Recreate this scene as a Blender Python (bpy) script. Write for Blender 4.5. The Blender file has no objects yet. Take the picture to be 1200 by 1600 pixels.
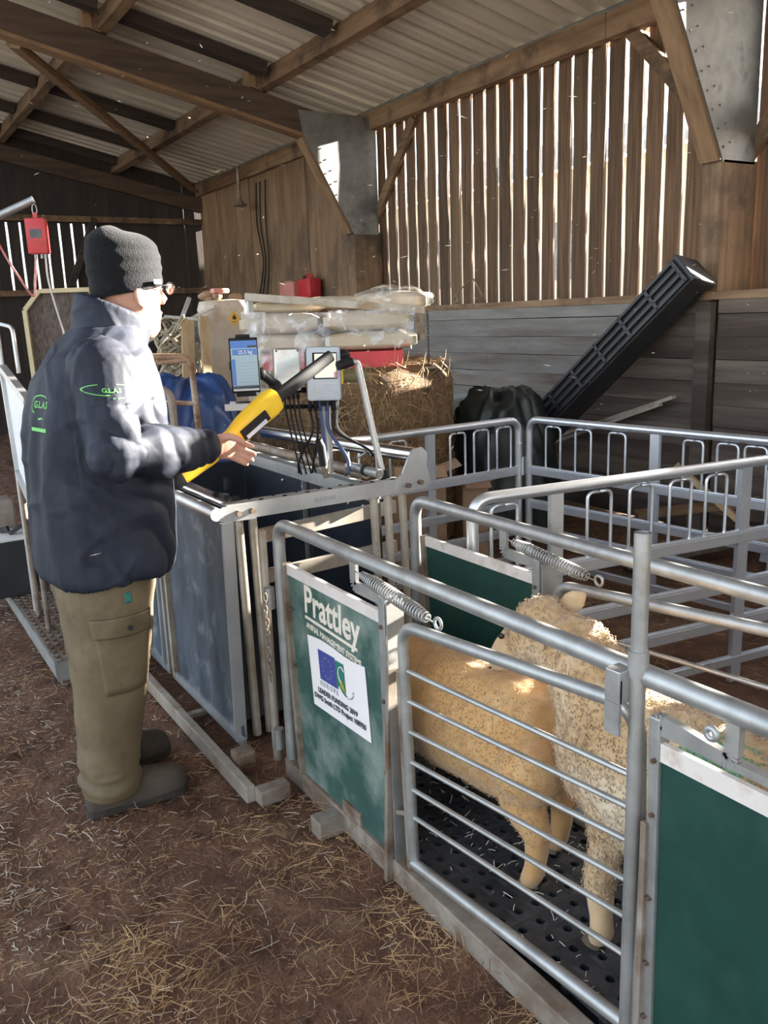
import bpy, bmesh, math, random
from mathutils import Vector, Matrix, noise
from math import pi, sin, cos, radians

random.seed(11)
SC = bpy.context.scene
COL = SC.collection

# ------------------------------------------------------------------ camera
cam_d = bpy.data.cameras.new('camera')
cam = bpy.data.objects.new('camera', cam_d); COL.objects.link(cam)
YAW, PITCH, ROLL = radians(31.747), radians(-12.965), radians(-2.094)
_f = Vector((sin(YAW)*cos(PITCH), cos(YAW)*cos(PITCH), sin(PITCH)))
_r = Vector((cos(YAW), -sin(YAW), 0)); _u = _r.cross(_f)
_r2 = _r*cos(ROLL)+_u*sin(ROLL); _u2 = -_r*sin(ROLL)+_u*cos(ROLL)
_m = Matrix((_r2, _u2, -_f)).transposed().to_4x4()
_m.translation = Vector((0, 0, 1.45))
cam.matrix_world = _m
cam_d.sensor_fit = 'VERTICAL'; cam_d.sensor_height = 24.0
cam_d.lens = 24.0*1330.7/1600.0
cam_d.clip_start = 0.02; cam_d.clip_end = 300
SC.camera = cam

# ------------------------------------------------------------------ sky, sun, exposure
SUN_AZ, SUN_EL = radians(-9.0), radians(16.0)          # azimuth from +X towards +Y
w = bpy.data.worlds.new('world'); SC.world = w; w.use_nodes = True
nt = w.node_tree; nt.nodes.clear()
sky = nt.nodes.new('ShaderNodeTexSky'); sky.sky_type = 'NISHITA'; sky.sun_disc = False
sky.sun_elevation = radians(22); sky.sun_rotation = radians(90)-SUN_AZ
sky.air_density = 1.0; sky.dust_density = 2.2; sky.ozone_density = 1.0; sky.altitude = 50
bg = nt.nodes.new('ShaderNodeBackground'); bg.inputs[1].default_value = 0.40
out = nt.nodes.new('ShaderNodeOutputWorld')
hsv = nt.nodes.new('ShaderNodeHueSaturation'); hsv.inputs['Saturation'].default_value = .55
nt.links.new(sky.outputs[0], hsv.inputs['Color']); nt.links.new(hsv.outputs[0], bg.inputs[0]); nt.links.new(bg.outputs[0], out.inputs[0])
sun_d = bpy.data.lights.new('sun', 'SUN'); sun_d.energy = 36.0; sun_d.angle = radians(0.6)
sun_d.color = (1.0, 0.93, 0.82)
sun = bpy.data.objects.new('sun', sun_d); COL.objects.link(sun)
_sd = Vector((cos(SUN_EL)*cos(SUN_AZ), cos(SUN_EL)*sin(SUN_AZ), sin(SUN_EL)))
sun.rotation_euler = _sd.to_track_quat('Z', 'Y').to_euler()
sun.location = _sd*30
vs = SC.view_settings
vs.view_transform = 'Standard'; vs.look = 'None'; vs.gamma = 1.0; vs.use_curve_mapping = False
vs.exposure = 1.0

# ------------------------------------------------------------------ helpers
class MB:
    def __init__(s): s.v = []; s.f = []; s.mi = []; s.cur = 0
    def add(s, vs_, fs_):
        o = len(s.v); s.v.extend([tuple(p) for p in vs_])
        for f in fs_: s.f.append(tuple(i+o for i in f)); s.mi.append(s.cur)
        return s
    def box(s, c, size, rot=None, ch=0.0):
        c = Vector(c); hx, hy, hz = [q/2 for q in size]
        if ch <= 0:
            V = [Vector((x, y, z)) for x in (-hx, hx) for y in (-hy, hy) for z in (-hz, hz)]
            F = [(0,1,3,2),(4,6,7,5),(0,4,5,1),(2,3,7,6),(0,2,6,4),(1,5,7,3)]
        else:
            bm = bmesh.new(); bmesh.ops.create_cube(bm, size=1)
            for v in bm.verts: v.co = Vector((v.co.x*2*hx, v.co.y*2*hy, v.co.z*2*hz))
            bmesh.ops.bevel(bm, geom=bm.edges[:], offset=ch, segments=2, affect='EDGES', profile=0.6)
            bm.verts.index_update(); V = [v.co.copy() for v in bm.verts]; F = [[v.index for v in f.verts] for f in bm.faces]; bm.free()
        if rot is not None:
            if not isinstance(rot, Matrix): rot = Matrix.Rotation(rot, 3, 'Z')
            V = [rot @ v for v in V]
        return s.add([c+v for v in V], F)
    def bar(s, p0, p1, w_, h_, up=(0, 0, 1), ch=0.0):
        p0 = Vector(p0); p1 = Vector(p1); d = p1-p0; L = d.length; d.normalize(); up = Vector(up)
        if abs(d.dot(up)) > .98: up = Vector((0, 1, 0))
        side = d.cross(up).normalized(); u = side.cross(d).normalized()
        R = Matrix((d, side, u)).transposed()
        return s.box((p0+p1)/2, (L, w_, h_), R, ch)
    def tube(s, pts, r, n=10, cap=True, closed=False):
        pts = [Vector(p) for p in pts]; m = len(pts)
        rs = r if isinstance(r, (list, tuple)) else [r]*m
        T = []
        for i in range(m):
            a = pts[i-1] if (i > 0 or closed) else pts[i]; b = pts[(i+1) % m] if (i < m-1 or closed) else pts[i]
            t = b-a
            T.append(t.normalized() if t.length > 1e-9 else Vector((0, 0, 1)))
        t0 = T[0]; nrm = t0.orthogonal().normalized(); V = []
        for i in range(m):
            if i > 0:
                ax = T[i-1].cross(T[i])
                if ax.length > 1e-7: nrm = Matrix.Rotation(T[i-1].angle(T[i]), 3, ax.normalized()) @ nrm
            nrm = (nrm-T[i]*nrm.dot(T[i])).normalized(); b = T[i].cross(nrm)
            for k in range(n):
                a = 2*pi*k/n; V.append(pts[i]+(nrm*cos(a)+b*sin(a))*rs[i])
        F = []
        for i in range(m if closed else m-1):
            j = (i+1) % m
            for k in range(n): F.append((i*n+k, i*n+(k+1) % n, j*n+(k+1) % n, j*n+k))
        if cap and not closed: F.append(tuple(range(n-1, -1, -1))); F.append(tuple((m-1)*n+k for k in range(n)))
        return s.add(V, F)
    def rings(s, rings, cap=True, closed=True):
        n = len(rings[0]); V = [p for r in rings for p in r]; F = []
        for i in range(len(rings)-1):
            for k in range(n if closed else n-1):
                F.append((i*n+k, i*n+(k+1) % n, (i+1)*n+(k+1) % n, (i+1)*n+k))
        if cap: F.append(tuple(range(n-1, -1, -1))); F.append(tuple((len(rings)-1)*n+k for k in range(n)))
        return s.add(V, F)
    def lathe(s, prof, c=(0, 0, 0), n=24, R=None):
        c = Vector(c); rings = []
        for r, z in prof:
            rg = [Vector((r*cos(2*pi*k/n), r*sin(2*pi*k/n), z)) for k in range(n)]
            rings.append([c+(R @ p if R else p) for p in rg])
        return s.rings(rings)
    def prism(s, poly, t, o=(0, 0, 0), ux=(1, 0, 0), uy=(0, 1, 0)):
        o = Vector(o); ux = Vector(ux); uy = Vector(uy); nz = ux.cross(uy).normalized(); n = len(poly)
        A = [o+ux*a+uy*b for a, b in poly]; B = [p+nz*t for p in A]
        F = [tuple(range(n-1, -1, -1)), tuple(range(n, 2*n))]+[(i, (i+1) % n, n+(i+1) % n, n+i) for i in range(n)]
        return s.add(A+B, F)
    def ball(s, c, r, n=12, m=8, R=None):
        c = Vector(c); r = Vector(r) if hasattr(r, '__len__') else Vector((r, r, r)); rings = []
        for i in range(1, m):
            a = pi*i/m; rg = [Vector((r.x*sin(a)*cos(2*pi*k/n), r.y*sin(a)*sin(2*pi*k/n), -r.z*cos(a))) for k in range(n)]
            rings.append([c+(R @ p if R else p) for p in rg])
        o = len(s.v); s.rings(rings, cap=False)
        t0 = Vector((0, 0, -r.z)); t1 = Vector((0, 0, r.z)); b = len(s.v)
        s.v += [tuple(c+(R @ t0 if R else t0)), tuple(c+(R @ t1 if R else t1))]; L = o+(m-2)*n
        for k in range(n):
            s.f.append((b, o+(k+1) % n, o+k)); s.mi.append(s.cur); s.f.append((b+1, L+k, L+(k+1) % n)); s.mi.append(s.cur)
        return s
    def mesh(s, name):
        me = bpy.data.meshes.new(name); me.from_pydata(s.v, [], s.f); return me
    def build(s, name, mat, parent=None, smooth=False, bevel=0.0, fixn=False):
        me = s.mesh(name)
        mats = mat if isinstance(mat, (list, tuple)) else [mat]
        for m in mats: me.materials.append(m)
        if len(mats) > 1: me.polygons.foreach_set('material_index', s.mi)
        return link(name, me, parent, smooth, bevel, fixn)

def link(name, me, parent=None, smooth=False, bevel=0.0, fixn=True):
    if fixn:
        bm = bmesh.new(); bm.from_mesh(me); bmesh.ops.recalc_face_normals(bm, faces=bm.faces[:]); bm.to_mesh(me); bm.free()
    if smooth == 'auto':
        bm = bmesh.new(); bm.from_mesh(me)
        for f in bm.faces: f.smooth = True
        for e in bm.edges: e.smooth = not (len(e.link_faces) == 2 and e.calc_face_angle(0) > radians(40))
        bm.to_mesh(me); bm.free()
    elif smooth: me.polygons.foreach_set('use_smooth', [True]*len(me.polygons))
    me.update()
    o = bpy.data.objects.new(name, me); COL.objects.link(o)
    if parent is not None: adopt(o, parent)
    if bevel > 0:
        b = o.modifiers.new('bevel', 'BEVEL'); b.width = bevel; b.segments = 2; b.limit_method = 'ANGLE'; b.angle_limit = radians(40)
    return o

def wmat(o):
    m = Matrix.LocRotScale(o.location, o.rotation_euler, o.scale)
    if o.parent: m = wmat(o.parent) @ o.matrix_parent_inverse @ m
    return m
def adopt(o, parent):
    o.parent = parent; o.matrix_parent_inverse = wmat(parent).inverted()
def tag(o, label, cat=None, group=None, kind=None):
    o['label'] = label
    if cat: o['category'] = cat
    if group: o['group'] = group
    if kind: o['kind'] = kind
    return o
def thing(name, label, cat, loc=(0, 0, 0), rz=0.0, group=None, kind=None):
    o = bpy.data.objects.new(name, None); COL.objects.link(o); o.empty_display_size = .1
    o.location = loc; o.rotation_euler = (0, 0, rz)
    return tag(o, label, cat, group, kind)
def struct(name, loc=(0, 0, 0)):
    o = bpy.data.objects.new(name, None); COL.objects.link(o); o.location = loc; o['kind'] = 'structure'; return o
def piece(name, me, parent, loc, rot=(0, 0, 0), scale=(1, 1, 1)):
    o = bpy.data.objects.new(name, me); COL.objects.link(o); o.parent = parent
    o.matrix_parent_inverse = wmat(parent).inverted(); o.location = loc; o.rotation_euler = rot; o.scale = scale; return o
def small(o): o['kind'] = 'stuff'; return o
def fillet(pts, r, n=6, closed=False):
    pts = [Vector(p) for p in pts]; out_ = []; m = len(pts)
    for i in range(m):
        if not closed and i in (0, m-1): out_.append(pts[i]); continue
        a = pts[i-1]; b = pts[i]; c = pts[(i+1) % m]
        u = (a-b); v = (c-b); rr = min(r, u.length*.49, v.length*.49)
        p0 = b+u.normalized()*rr; p1 = b+v.normalized()*rr
        for k in range(n+1):
            t = k/n; out_.append(p0*(1-t)**2+b*2*t*(1-t)+p1*t*t)
    return out_
def curve_pts(ctrl, n=8):
    P = [Vector(p) for p in ctrl]; P = [P[0]*2-P[1]]+P+[P[-1]*2-P[-2]]; o = []
    for i in range(1, len(P)-2):
        for k in range(n):
            t = k/n; a, b, c, d = P[i-1:i+3]
            o.append(.5*((2*b)+(c-a)*t+(2*a-5*b+4*c-d)*t*t+(3*b-a-3*c+d)*t**3))
    o.append(P[-2]); return o
def ellipse(c, ax, ay, n=24, p=2.0):
    c = Vector(c); ax = Vector(ax); ay = Vector(ay); o = []
    for k in range(n):
        a = 2*pi*k/n; x, y = cos(a), sin(a)
        o.append(c+ax*math.copysign(abs(x)**(2/p), x)+ay*math.copysign(abs(y)**(2/p), y))
    return o
def remesh(mb, voxel, smooth_it=4, name='tmp'):
    me = mb.mesh(name)
    bm = bmesh.new(); bm.from_mesh(me); bmesh.ops.recalc_face_normals(bm, faces=bm.faces[:]); bm.to_mesh(me); bm.free()
    o = bpy.data.objects.new(name, me); COL.objects.link(o)
    r = o.modifiers.new('r', 'REMESH'); r.mode = 'VOXEL'; r.voxel_size = voxel
    if smooth_it:
        s_ = o.modifiers.new('s', 'SMOOTH'); s_.iterations = smooth_it; s_.factor = .5
    dg = bpy.context.evaluated_depsgraph_get(); res = bpy.data.meshes.new_from_object(o.evaluated_get(dg))
    bpy.data.objects.remove(o); bpy.data.meshes.remove(me); return res
def displace(me, fn):
    me.update(); co = [v.co.copy() for v in me.vertices]; no = [v.normal.copy() for v in me.vertices]
    for i, v in enumerate(me.vertices): v.co = fn(co[i], no[i])
    me.update()
def text_mesh(body, size, thick=0.0006, bold=False, name='txt', shear=0.0, space=1.0, wide=1.0):
    c = bpy.data.curves.new(name, 'FONT'); c.body = body; c.size = size; c.extrude = thick; c.resolution_u = 3
    c.align_x = 'CENTER'; c.align_y = 'CENTER'; c.shear = shear; c.space_character = space
    if bold: c.offset = size*.022
    o = bpy.data.objects.new(name, c); COL.objects.link(o)
    dg = bpy.context.evaluated_depsgraph_get(); me = bpy.data.meshes.new_from_object(o.evaluated_get(dg))
    bpy.data.objects.remove(o); bpy.data.curves.remove(c)
    if wide != 1.0:
        for v in me.vertices: v.co.x *= wide
    return me
def frame(o, ux, uy):
    ux = Vector(ux).normalized(); uy = Vector(uy); uy = (uy-ux*uy.dot(ux)).normalized(); uz = ux.cross(uy)
    m = Matrix((ux, uy, uz)).transposed().to_4x4(); m.translation = Vector(o); return m
def lettering(body, size, M, mat, parent, name='lettering', **k):
    me = text_mesh(body, size, **k); me.transform(M); me.materials.append(mat)
    return link(name, me, parent, fixn=False)

# ------------------------------------------------------------------ materials
MATS = {}
def pm(name, c1, c2=None, scale=6.0, rough=.6, metal=0.0, bump=0.0, bscale=None, stretch=(1, 1, 1), c3=None, c3s=1.5, c3t=(.5, .62),
       rand=0.0, spec=.5, trans=0.0, alpha=1.0, coat=0.0, detail=4.0, emit=None, sss=0.0, rough2=None, obj_rand_offset=False, sheen=0.0):
    m = bpy.data.materials.new(name); MATS[name] = m; m.use_nodes = True; N = m.node_tree.nodes; L = m.node_tree.links
    b = N['Principled BSDF']; b.inputs['Roughness'].default_value = rough; b.inputs['Metallic'].default_value = metal
    b.inputs['Specular IOR Level'].default_value = spec; b.inputs['Alpha'].default_value = alpha
    b.inputs['Transmission Weight'].default_value = trans; b.inputs['Coat Weight'].default_value = coat
    if sheen: b.inputs['Sheen Weight'].default_value = sheen
    if sss: b.inputs['Subsurface Weight'].default_value = sss; b.inputs['Subsurface Radius'].default_value = (.01, .004, .002)
    b.inputs['Base Color'].default_value = (*c1, 1)
    tc = N.new('ShaderNodeTexCoord'); mp = N.new('ShaderNodeMapping'); mp.inputs['Scale'].default_value = stretch
    L.new(tc.outputs['Object'], mp.inputs['Vector'])
    if obj_rand_offset:
        oi0 = N.new('ShaderNodeObjectInfo'); mm = N.new('ShaderNodeMath'); mm.operation = 'MULTIPLY'; mm.inputs[1].default_value = 37.0
        L.new(oi0.outputs['Random'], mm.inputs[0]); L.new(mm.outputs[0], mp.inputs['Location'])
    col = None
    if c2 is not None:
        nz = N.new('ShaderNodeTexNoise'); nz.inputs['Scale'].default_value = scale; nz.inputs['Detail'].default_value = detail; nz.inputs['Roughness'].default_value = .6
        L.new(mp.outputs[0], nz.inputs['Vector'])
        cr = N.new('ShaderNodeValToRGB'); cr.color_ramp.elements[0].position = .32; cr.color_ramp.elements[1].position = .68
        cr.color_ramp.elements[0].color = (*c1, 1); cr.color_ramp.elements[1].color = (*c2, 1)
        L.new(nz.outputs[0], cr.inputs[0]); col = cr.outputs[0]
        if rough2 is not None:
            mr = N.new('ShaderNodeMapRange'); mr.inputs['From Min'].default_value = .3; mr.inputs['From Max'].default_value = .7
            mr.inputs['To Min'].default_value = rough; mr.inputs['To Max'].default_value = rough2
            L.new(nz.outputs[0], mr.inputs[0]); L.new(mr.outputs[0], b.inputs['Roughness'])
    if c3 is not None:
        n3 = N.new('ShaderNodeTexNoise'); n3.inputs['Scale'].default_value = c3s; n3.inputs['Detail'].default_value = 6; n3.inputs['Roughness'].default_value = .65
        L.new(tc.outputs['Object'] if not obj_rand_offset else mp.outputs[0], n3.inputs['Vector'])
        r3 = N.new('ShaderNodeValToRGB'); r3.color_ramp.elements[0].position = c3t[0]; r3.color_ramp.elements[1].position = c3t[1]
        L.new(n3.outputs[0], r3.inputs[0])
        mx = N.new('ShaderNodeMix'); mx.data_type = 'RGBA'; L.new(r3.outputs[0], mx.inputs[0])
        if col is not None: L.new(col, mx.inputs[6])
        else: mx.inputs[6].default_value = (*c1, 1)
        mx.inputs[7].default_value = (*c3, 1); col = mx.outputs[2]
    if rand > 0:
        oi = N.new('ShaderNodeObjectInfo'); mr = N.new('ShaderNodeMapRange'); mr.inputs['To Min'].default_value = 1-rand; mr.inputs['To Max'].default_value = 1+rand
        L.new(oi.outputs['Random'], mr.inputs[0])
        hs = N.new('ShaderNodeHueSaturation'); L.new(mr.outputs[0], hs.inputs['Value'])
        if col is not None: L.new(col, hs.inputs['Color'])
        else: hs.inputs['Color'].default_value = (*c1, 1)
        col = hs.outputs[0]
    if col is not None: L.new(col, b.inputs['Base Color'])
    if bump > 0:
        nb = N.new('ShaderNodeTexNoise'); nb.inputs['Scale'].default_value = bscale or scale*3; nb.inputs['Detail'].default_value = 5
        L.new(mp.outputs[0], nb.inputs['Vector'])
        bp = N.new('ShaderNodeBump'); bp.inputs['Strength'].default_value = bump; bp.inputs['Distance'].default_value = .01
        L.new(nb.outputs[0], bp.inputs['Height']); L.new(bp.outputs[0], b.inputs['Normal'])
    if emit: b.inputs['Emission Color'].default_value = (*emit[0], 1); b.inputs['Emission Strength'].default_value = emit[1]
    return m

M = {}
# timber: grain runs along local Z or along the long axis through 'stretch'
M['slat'] = pm('slat_timber', (.07, .037, .02), (.175, .10, .055), 11, .85, bump=.5, stretch=(4, 4, .18), c3=(.13, .095, .045), c3s=1.3, c3t=(.54, .74), rand=.3, obj_rand_offset=True)
M['plank'] = pm('sleeper_timber', (.175, .158, .138), (.26, .242, .222), 6, .85, bump=.25, stretch=(3, .35, 3), c3=(.10, .07, .05), c3s=1.1, c3t=(.5, .7), rand=.16, obj_rand_offset=True)
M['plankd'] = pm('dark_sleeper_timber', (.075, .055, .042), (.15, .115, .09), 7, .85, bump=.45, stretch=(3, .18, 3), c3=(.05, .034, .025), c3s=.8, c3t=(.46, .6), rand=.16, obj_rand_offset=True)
M['beam'] = pm('sawn_beam', (.16, .09, .046), (.32, .20, .11), 5, .75, bump=.25, stretch=(2.5, .3, 2.5), c3=(.08, .045, .028), c3s=2.2, c3t=(.55, .72), rand=.1)
M['rafter'] = pm('rafter_timber', (.05, .03, .02), (.1, .062, .04), 5, .8, bump=.25, stretch=(.3, 3, 3))
M['trimwood'] = pm('edge_timber', (.17, .095, .048), (.28, .17, .09), 6, .75, bump=.2, stretch=(.6, 3, .6))
M['purlin'] = pm('purlin_timber', (.12, .068, .036), (.25, .15, .08), 5, .8, bump=.3, stretch=(3, .25, 3), c3=(.06, .035, .022), c3s=1.4)
M['dark'] = pm('dark_boarding', (.028, .02, .017), (.05, .036, .028), 5, .85, bump=.25, stretch=(3, 3, .25), rand=.2)
M['darkbeam'] = pm('dark_timber', (.028, .02, .016), (.06, .04, .03), 5, .85, bump=.2, stretch=(.3, 3, 3))
M['ply'] = pm('ply_sheet', (.17, .095, .048), (.30, .185, .10), 3.5, .7, bump=.15, stretch=(3, 3, .35), c3=(.09, .055, .035), c3s=.9, c3t=(.5, .7), rand=.14)
M['post'] = pm('post_timber', (.15, .088, .048), (.27, .17, .095), 6, .8, bump=.3, stretch=(4, 4, .25), c3=(.075, .05, .033), c3s=1.2)
M['gusset'] = pm('gusset_plate', (.20, .20, .20), (.29, .29, .28), 8, .5, metal=.7, c3=(.12, .11, .10), c3s=4, c3t=(.56, .7))
M['roof'] = pm('roof_sheet', (.62, .565, .475), (.67, .615, .52), 2.0, .6, metal=.0, stretch=(.3, 1, .3), c3=(.38, .31, .23), c3s=.6, c3t=(.56, .8), rand=.12)
M['pipe'] = pm('grey_pipe', (.12, .13, .13), (.2, .21, .2), 10, .5)
M['soil'] = pm('soil', (.08, .037, .02), (.185, .092, .05), 7, .95, bump=.9, bscale=60, c3=(.25, .16, .095), c3s=3.0, c3t=(.55, .75), detail=10)
M['straw'] = pm('straw', (.38, .21, .085), (.58, .38, .18), 3, .6, c3=(.18, .09, .042), c3s=4.5, c3t=(.42, .6))
M['strawpale'] = pm('pale_straw', (.60, .52, .40), (.75, .68, .55), 3, .5)
M['render_wall'] = pm('cream_render', (.75, .68, .50), (.8, .74, .58), 2, .8)
M['slate'] = pm('grey_slate', (.35, .35, .37), (.45, .45, .46), 2, .7)
M['yard'] = pm('yard_concrete', (.35, .32, .27), (.5, .46, .4), .7, .9)
M['bolt'] = pm('steel_bolt', (.16, .10, .07), (.28, .22, .18), 30, .5, metal=.8)

# ------------------------------------------------------------------ ground outside and neighbouring building
gb = MB(); gb.box((18, 8, -.15), (26, 90, .1)); gb.box((-14, 5, -.15), (22, 90, .1)); gb.box((1.2, -14, -.15), (8.6, 22, .1))
yd = gb.build('yard', M['yard']); yd['kind'] = 'structure'; yd['label'] = 'pale concrete yard outside the shed'
nb_ = thing('neighbouring_building', 'cream rendered building seen through the slatted wall', 'building', (14, 20, -.1))
MB().box((14.6, 18.5, 2.0), (4, 31, 4.2)).build('wall', M['render_wall'], nb_)
r_ = MB(); r_.prism([(-.3, 0), (4.6, 1.6), (4.6, 1.75), (-.3, .15)], 30.4, (12.4, 34.2, 4.05), (1, 0, 0), (0, 0, 1)); r_.build('roof', M['slate'], nb_)
for k, (y, z) in enumerate(((8.6, 2.6), (13.0, 2.6), (17.4, 2.6), (21.8, 2.6))):
    wm = MB(); wm.box((12.58, y, z), (.06, .9, 1.1)); wf = wm.build('window', M['gusset'], nb_)

# ------------------------------------------------------------------ floor
def ground_z(x, y):
    p = Vector((x*1.7, y*1.7, .3)); q = Vector((x*6.5, y*6.5, 2.1))
    return -.012+.022*noise.noise(p)+.012*noise.noise(q)
n1, n2 = 300, 400; X0, X1, Y0, Y1 = -1.6, 5.0, -1.2, 13.0
me = bpy.data.meshes.new('floor'); V = []; F = []
for j in range(n2+1):
    ty = j/n2; y = Y0+(Y1-Y0)*ty**1.5
    for i in range(n1+1):
        x = X0+(X1-X0)*i/n1; V.append((x, y, ground_z(x, y)+.012*noise.noise(Vector((x*14, y*14, 5)))+.007*noise.noise(Vector((x*33, y*33, 0)))))
for j in range(n2):
    for i in range(n1): a = j*(n1+1)+i; F.append((a, a+1, a+n1+2, a+n1+1))
me.from_pydata(V, [], F); me.materials.append(M['soil']); fl = link('floor', me, smooth=True, fixn=False); fl['kind'] = 'structure'
fl['label'] = 'trodden brown earth floor littered with straw'

# ------------------------------------------------------------------ right wall: slats above, sleepers below
wr = struct('wall_right', (5, 4, 0)); wr['label'] = 'slatted timber side wall over horizontal sleeper boards'
def board_mesh(name, sx, sy, sz, mat, seed, warp=.004):
    rnd = random.Random(seed); b = MB(); b.box((0, 0, 0), (sx, sy, sz)); me = b.mesh(name); bm = bmesh.new(); bm.from_mesh(me)
    ax = 2 if sz >= max(sx, sy) else (1 if sy >= sx else 0)
    es = [e for e in bm.edges if abs((e.verts[0].co-e.verts[1].co)[ax]) > .5*(sx, sy, sz)[ax]]
    bmesh.ops.subdivide_edges(bm, edges=es, cuts=4)
    for v in bm.verts:
        for a in range(3):
            if a != ax: v.co[a] += rnd.uniform(-warp, warp)
    bm.to_mesh(me); bm.free(); me.materials.append(mat); return me
slat_me = [board_mesh('slat', .016, .141, 1.97, M['slat'], k, .0045) for k in range(5)]
for k in range(-1, 24):
    y = 8.01-.178*k-.089
    if k == 9: sc = 1.05
    else: sc = random.uniform(.975, 1.03)
    piece('slat', slat_me[k % 5], wr, (5.03+random.uniform(-.003, .003), y, 2.47), (0, random.choice((0, pi)), random.uniform(-.01, .01)), (1, sc, 1))
# bay nearer than the door post: a wider gap next to the post, then an unseen opening added for the sun
for k, y in enumerate([3.49-.18*i for i in range(60)]):
    sun_gap = 1.30 < y < 1.90                            # slats shortened out of view, added so sun reaches the person
    piece('slat', slat_me[k % 5], wr, (5.03, y-.02, 1.92 if sun_gap else 2.47), (0, 0, random.uniform(-.006, .006)), (1, 1,   .45 if sun_gap else 1))
ZL = [1.475, 1.39, 1.25, 1.112, .97, .83, .69, .55, .41, .27, .13, .0]
pk = {}
for i in range(11):
    z1, z0 = ZL[i], ZL[i+1]; h = z1-z0-.0025
    yj = 4.05+(1.47-(z0+z1)/2)*1.08                    # boards split on a slant: dark brown nearer, grey beyond
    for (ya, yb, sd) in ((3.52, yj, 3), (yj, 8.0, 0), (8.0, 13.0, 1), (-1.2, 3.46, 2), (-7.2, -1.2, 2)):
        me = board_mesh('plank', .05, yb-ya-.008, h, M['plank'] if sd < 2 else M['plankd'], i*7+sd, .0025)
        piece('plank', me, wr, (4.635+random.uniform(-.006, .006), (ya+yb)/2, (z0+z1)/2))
t = MB(); t.box((4.70, 2.9, .74), (.02, 20.2, 1.47)); t.build('light_stop', M['dark'], wr)  # unseen dark sheet added to stop daylight leaking between the planks
t = MB(); t.box((4.83, 2.9, 1.50), (.44, 20.2, .05)); o = t.build('sill_rail', M['beam'], wr)
for (ya, yb) in ((-7.2, 2.2), (2.2, 4.72), (4.72, 6.98), (6.98, 9.6), (9.6, 13.0)):
    t = MB(); t.box((4.945, (ya+yb)/2, 3.385), (.09, yb-ya-.006, .17)); t.build('wall_plate', M['beam'], wr)
t = MB(); t.tube([(4.92, y, 3.482+.008*sin(y*2)) for y in [i*.5-1.5 for i in range(30)]], .018, 8); t.build('conduit', M['pipe'], wr, smooth=True)
t = MB(); t.box((4.59, 3.535, .73), (.05, .11, 1.46)); t.build('upright', M['plankd'], wr)
# columns with gusset plates
def column(y0):
    t = MB(); t.box((4.835, y0+.075, 1.15), (.33, .15, 2.30), ch=.006); t.build('column', M['post'], wr)
    t = MB(); t.prism([(4.14, 3.20), (4.10, 3.42), (4.97, 3.42), (4.97, 2.28), (4.67, 2.28)], .012, (0, y0+.012, 0), (1, 0, 0), (0, 0, 1)); t.build('gusset_plate', M['gusset'], wr)
    t = MB(); t.prism([(4.14, 3.20), (4.10, 3.42), (4.97, 3.42), (4.97, 2.28), (4.67, 2.28)], .012, (0, y0+.162, 0), (1, 0, 0), (0, 0, 1)); t.build('gusset_plate', M['gusset'], wr)
    t = MB(); t.bar((4.15, y0+.081, 3.185), (4.66, y0+.081, 2.30), .135, .05, up=(1, 0, 1)); t.build('knee_trim', M['trimwood'], wr)
    b = MB()
    for i in range(9):
        for q in (.03, .09):
            fr = (i+.5)/9; x = 4.15+.51*fr+q; z = 3.185-.885*fr+q*.5
            b.tube([(x, y0-.001, z), (x, y0-.006, z)], .006, 6)
    small(b.build('nail_heads', M['bolt'], wr))
for y0 in (7.93, 3.52): column(y0)
# diagonal wall braces
for (a, b_) in (((7.25, 3.29), (8.02, 2.42)), ((4.56, 3.32), (3.70, 2.42)), ((3.30, 2.70), (3.62, 2.30))):
    t = MB(); t.bar((4.985, a[0], a[1]), (4.985, b_[0], b_[1]), .10, .045, up=(1, 0, 0)); t = t.build('wall_brace', M['purlin'], wr)
# ply sheets in the far bay
for k, (ya, yb, dx) in enumerate(((8.05, 9.52, 0), (9.50, 10.26, .016), (10.24, 11.17, 0), (11.15, 11.66, .016), (11.62, 12.36, 0), (12.33, 12.99, .016))):
    me = board_mesh('ply_sheet', .014, yb-ya, 1.80, M['ply'], 90+k, .003)
    piece('ply_sheet', me, wr, (4.975-dx, (ya+yb)/2, 2.40), (radians(random.uniform(-.8, .8)), 0, 0))

# ------------------------------------------------------------------ back wall (dark boarding with daylight slits)
wb = struct('wall_back', (2.5, 13, 0)); wb['label'] = 'dark boarded end wall with slits of daylight'
xb = -1.5; k = 0
edges = [-1.5, -1.0, -.5, 0, .5, 1.0, 1.5, 2.02]
for a, b_ in zip(edges, edges[1:]):
    piece('board', board_mesh('board', b_-a-.002, .03, 4.6, M['dark'], 200+k, .002), wb, ((a+b_)/2, 13.02, 2.3)); k += 1
for i in range(8):                                    # narrow boards with gaps
    x0 = 2.02+.172*i
    piece('board', board_mesh('board', .14, .03, .95, M['dark'], 220+i, .003), wb, (x0+.07, 13.02, 2.42)); 
piece('board', board_mesh('board', 1.36, .03, 1.96, M['dark'], 240, .002), wb, (2.70, 13.02, .98))
piece('board', board_mesh('board', 1.36, .03, 1.65, M['dark'], 241, .002), wb, (2.70, 13.02, 3.70))
for i, (a, b_) in enumerate(((3.38, 3.82), (3.825, 4.27), (4.275, 4.69), (4.70, 5.0))):
    piece('board', board_mesh('board', b_-a, .03, 3.9, M['dark'], 250+i, .002), wb, ((a+b_)/2, 13.02, 1.95))
t = MB(); t.bar((-1.6, 12.93, 4.55), (4.95, 12.93, 3.16), .1, .2); t.build('end_rafter', M['rafter'], wb)
t = MB(); t.box((2.0, 12.96, 2.93), (6.4, .06, .08)); t.box((2.0, 12.96, 1.93), (6.4, .06, .08)); t.build('wall_rail', M['purlin'], wb)
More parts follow.
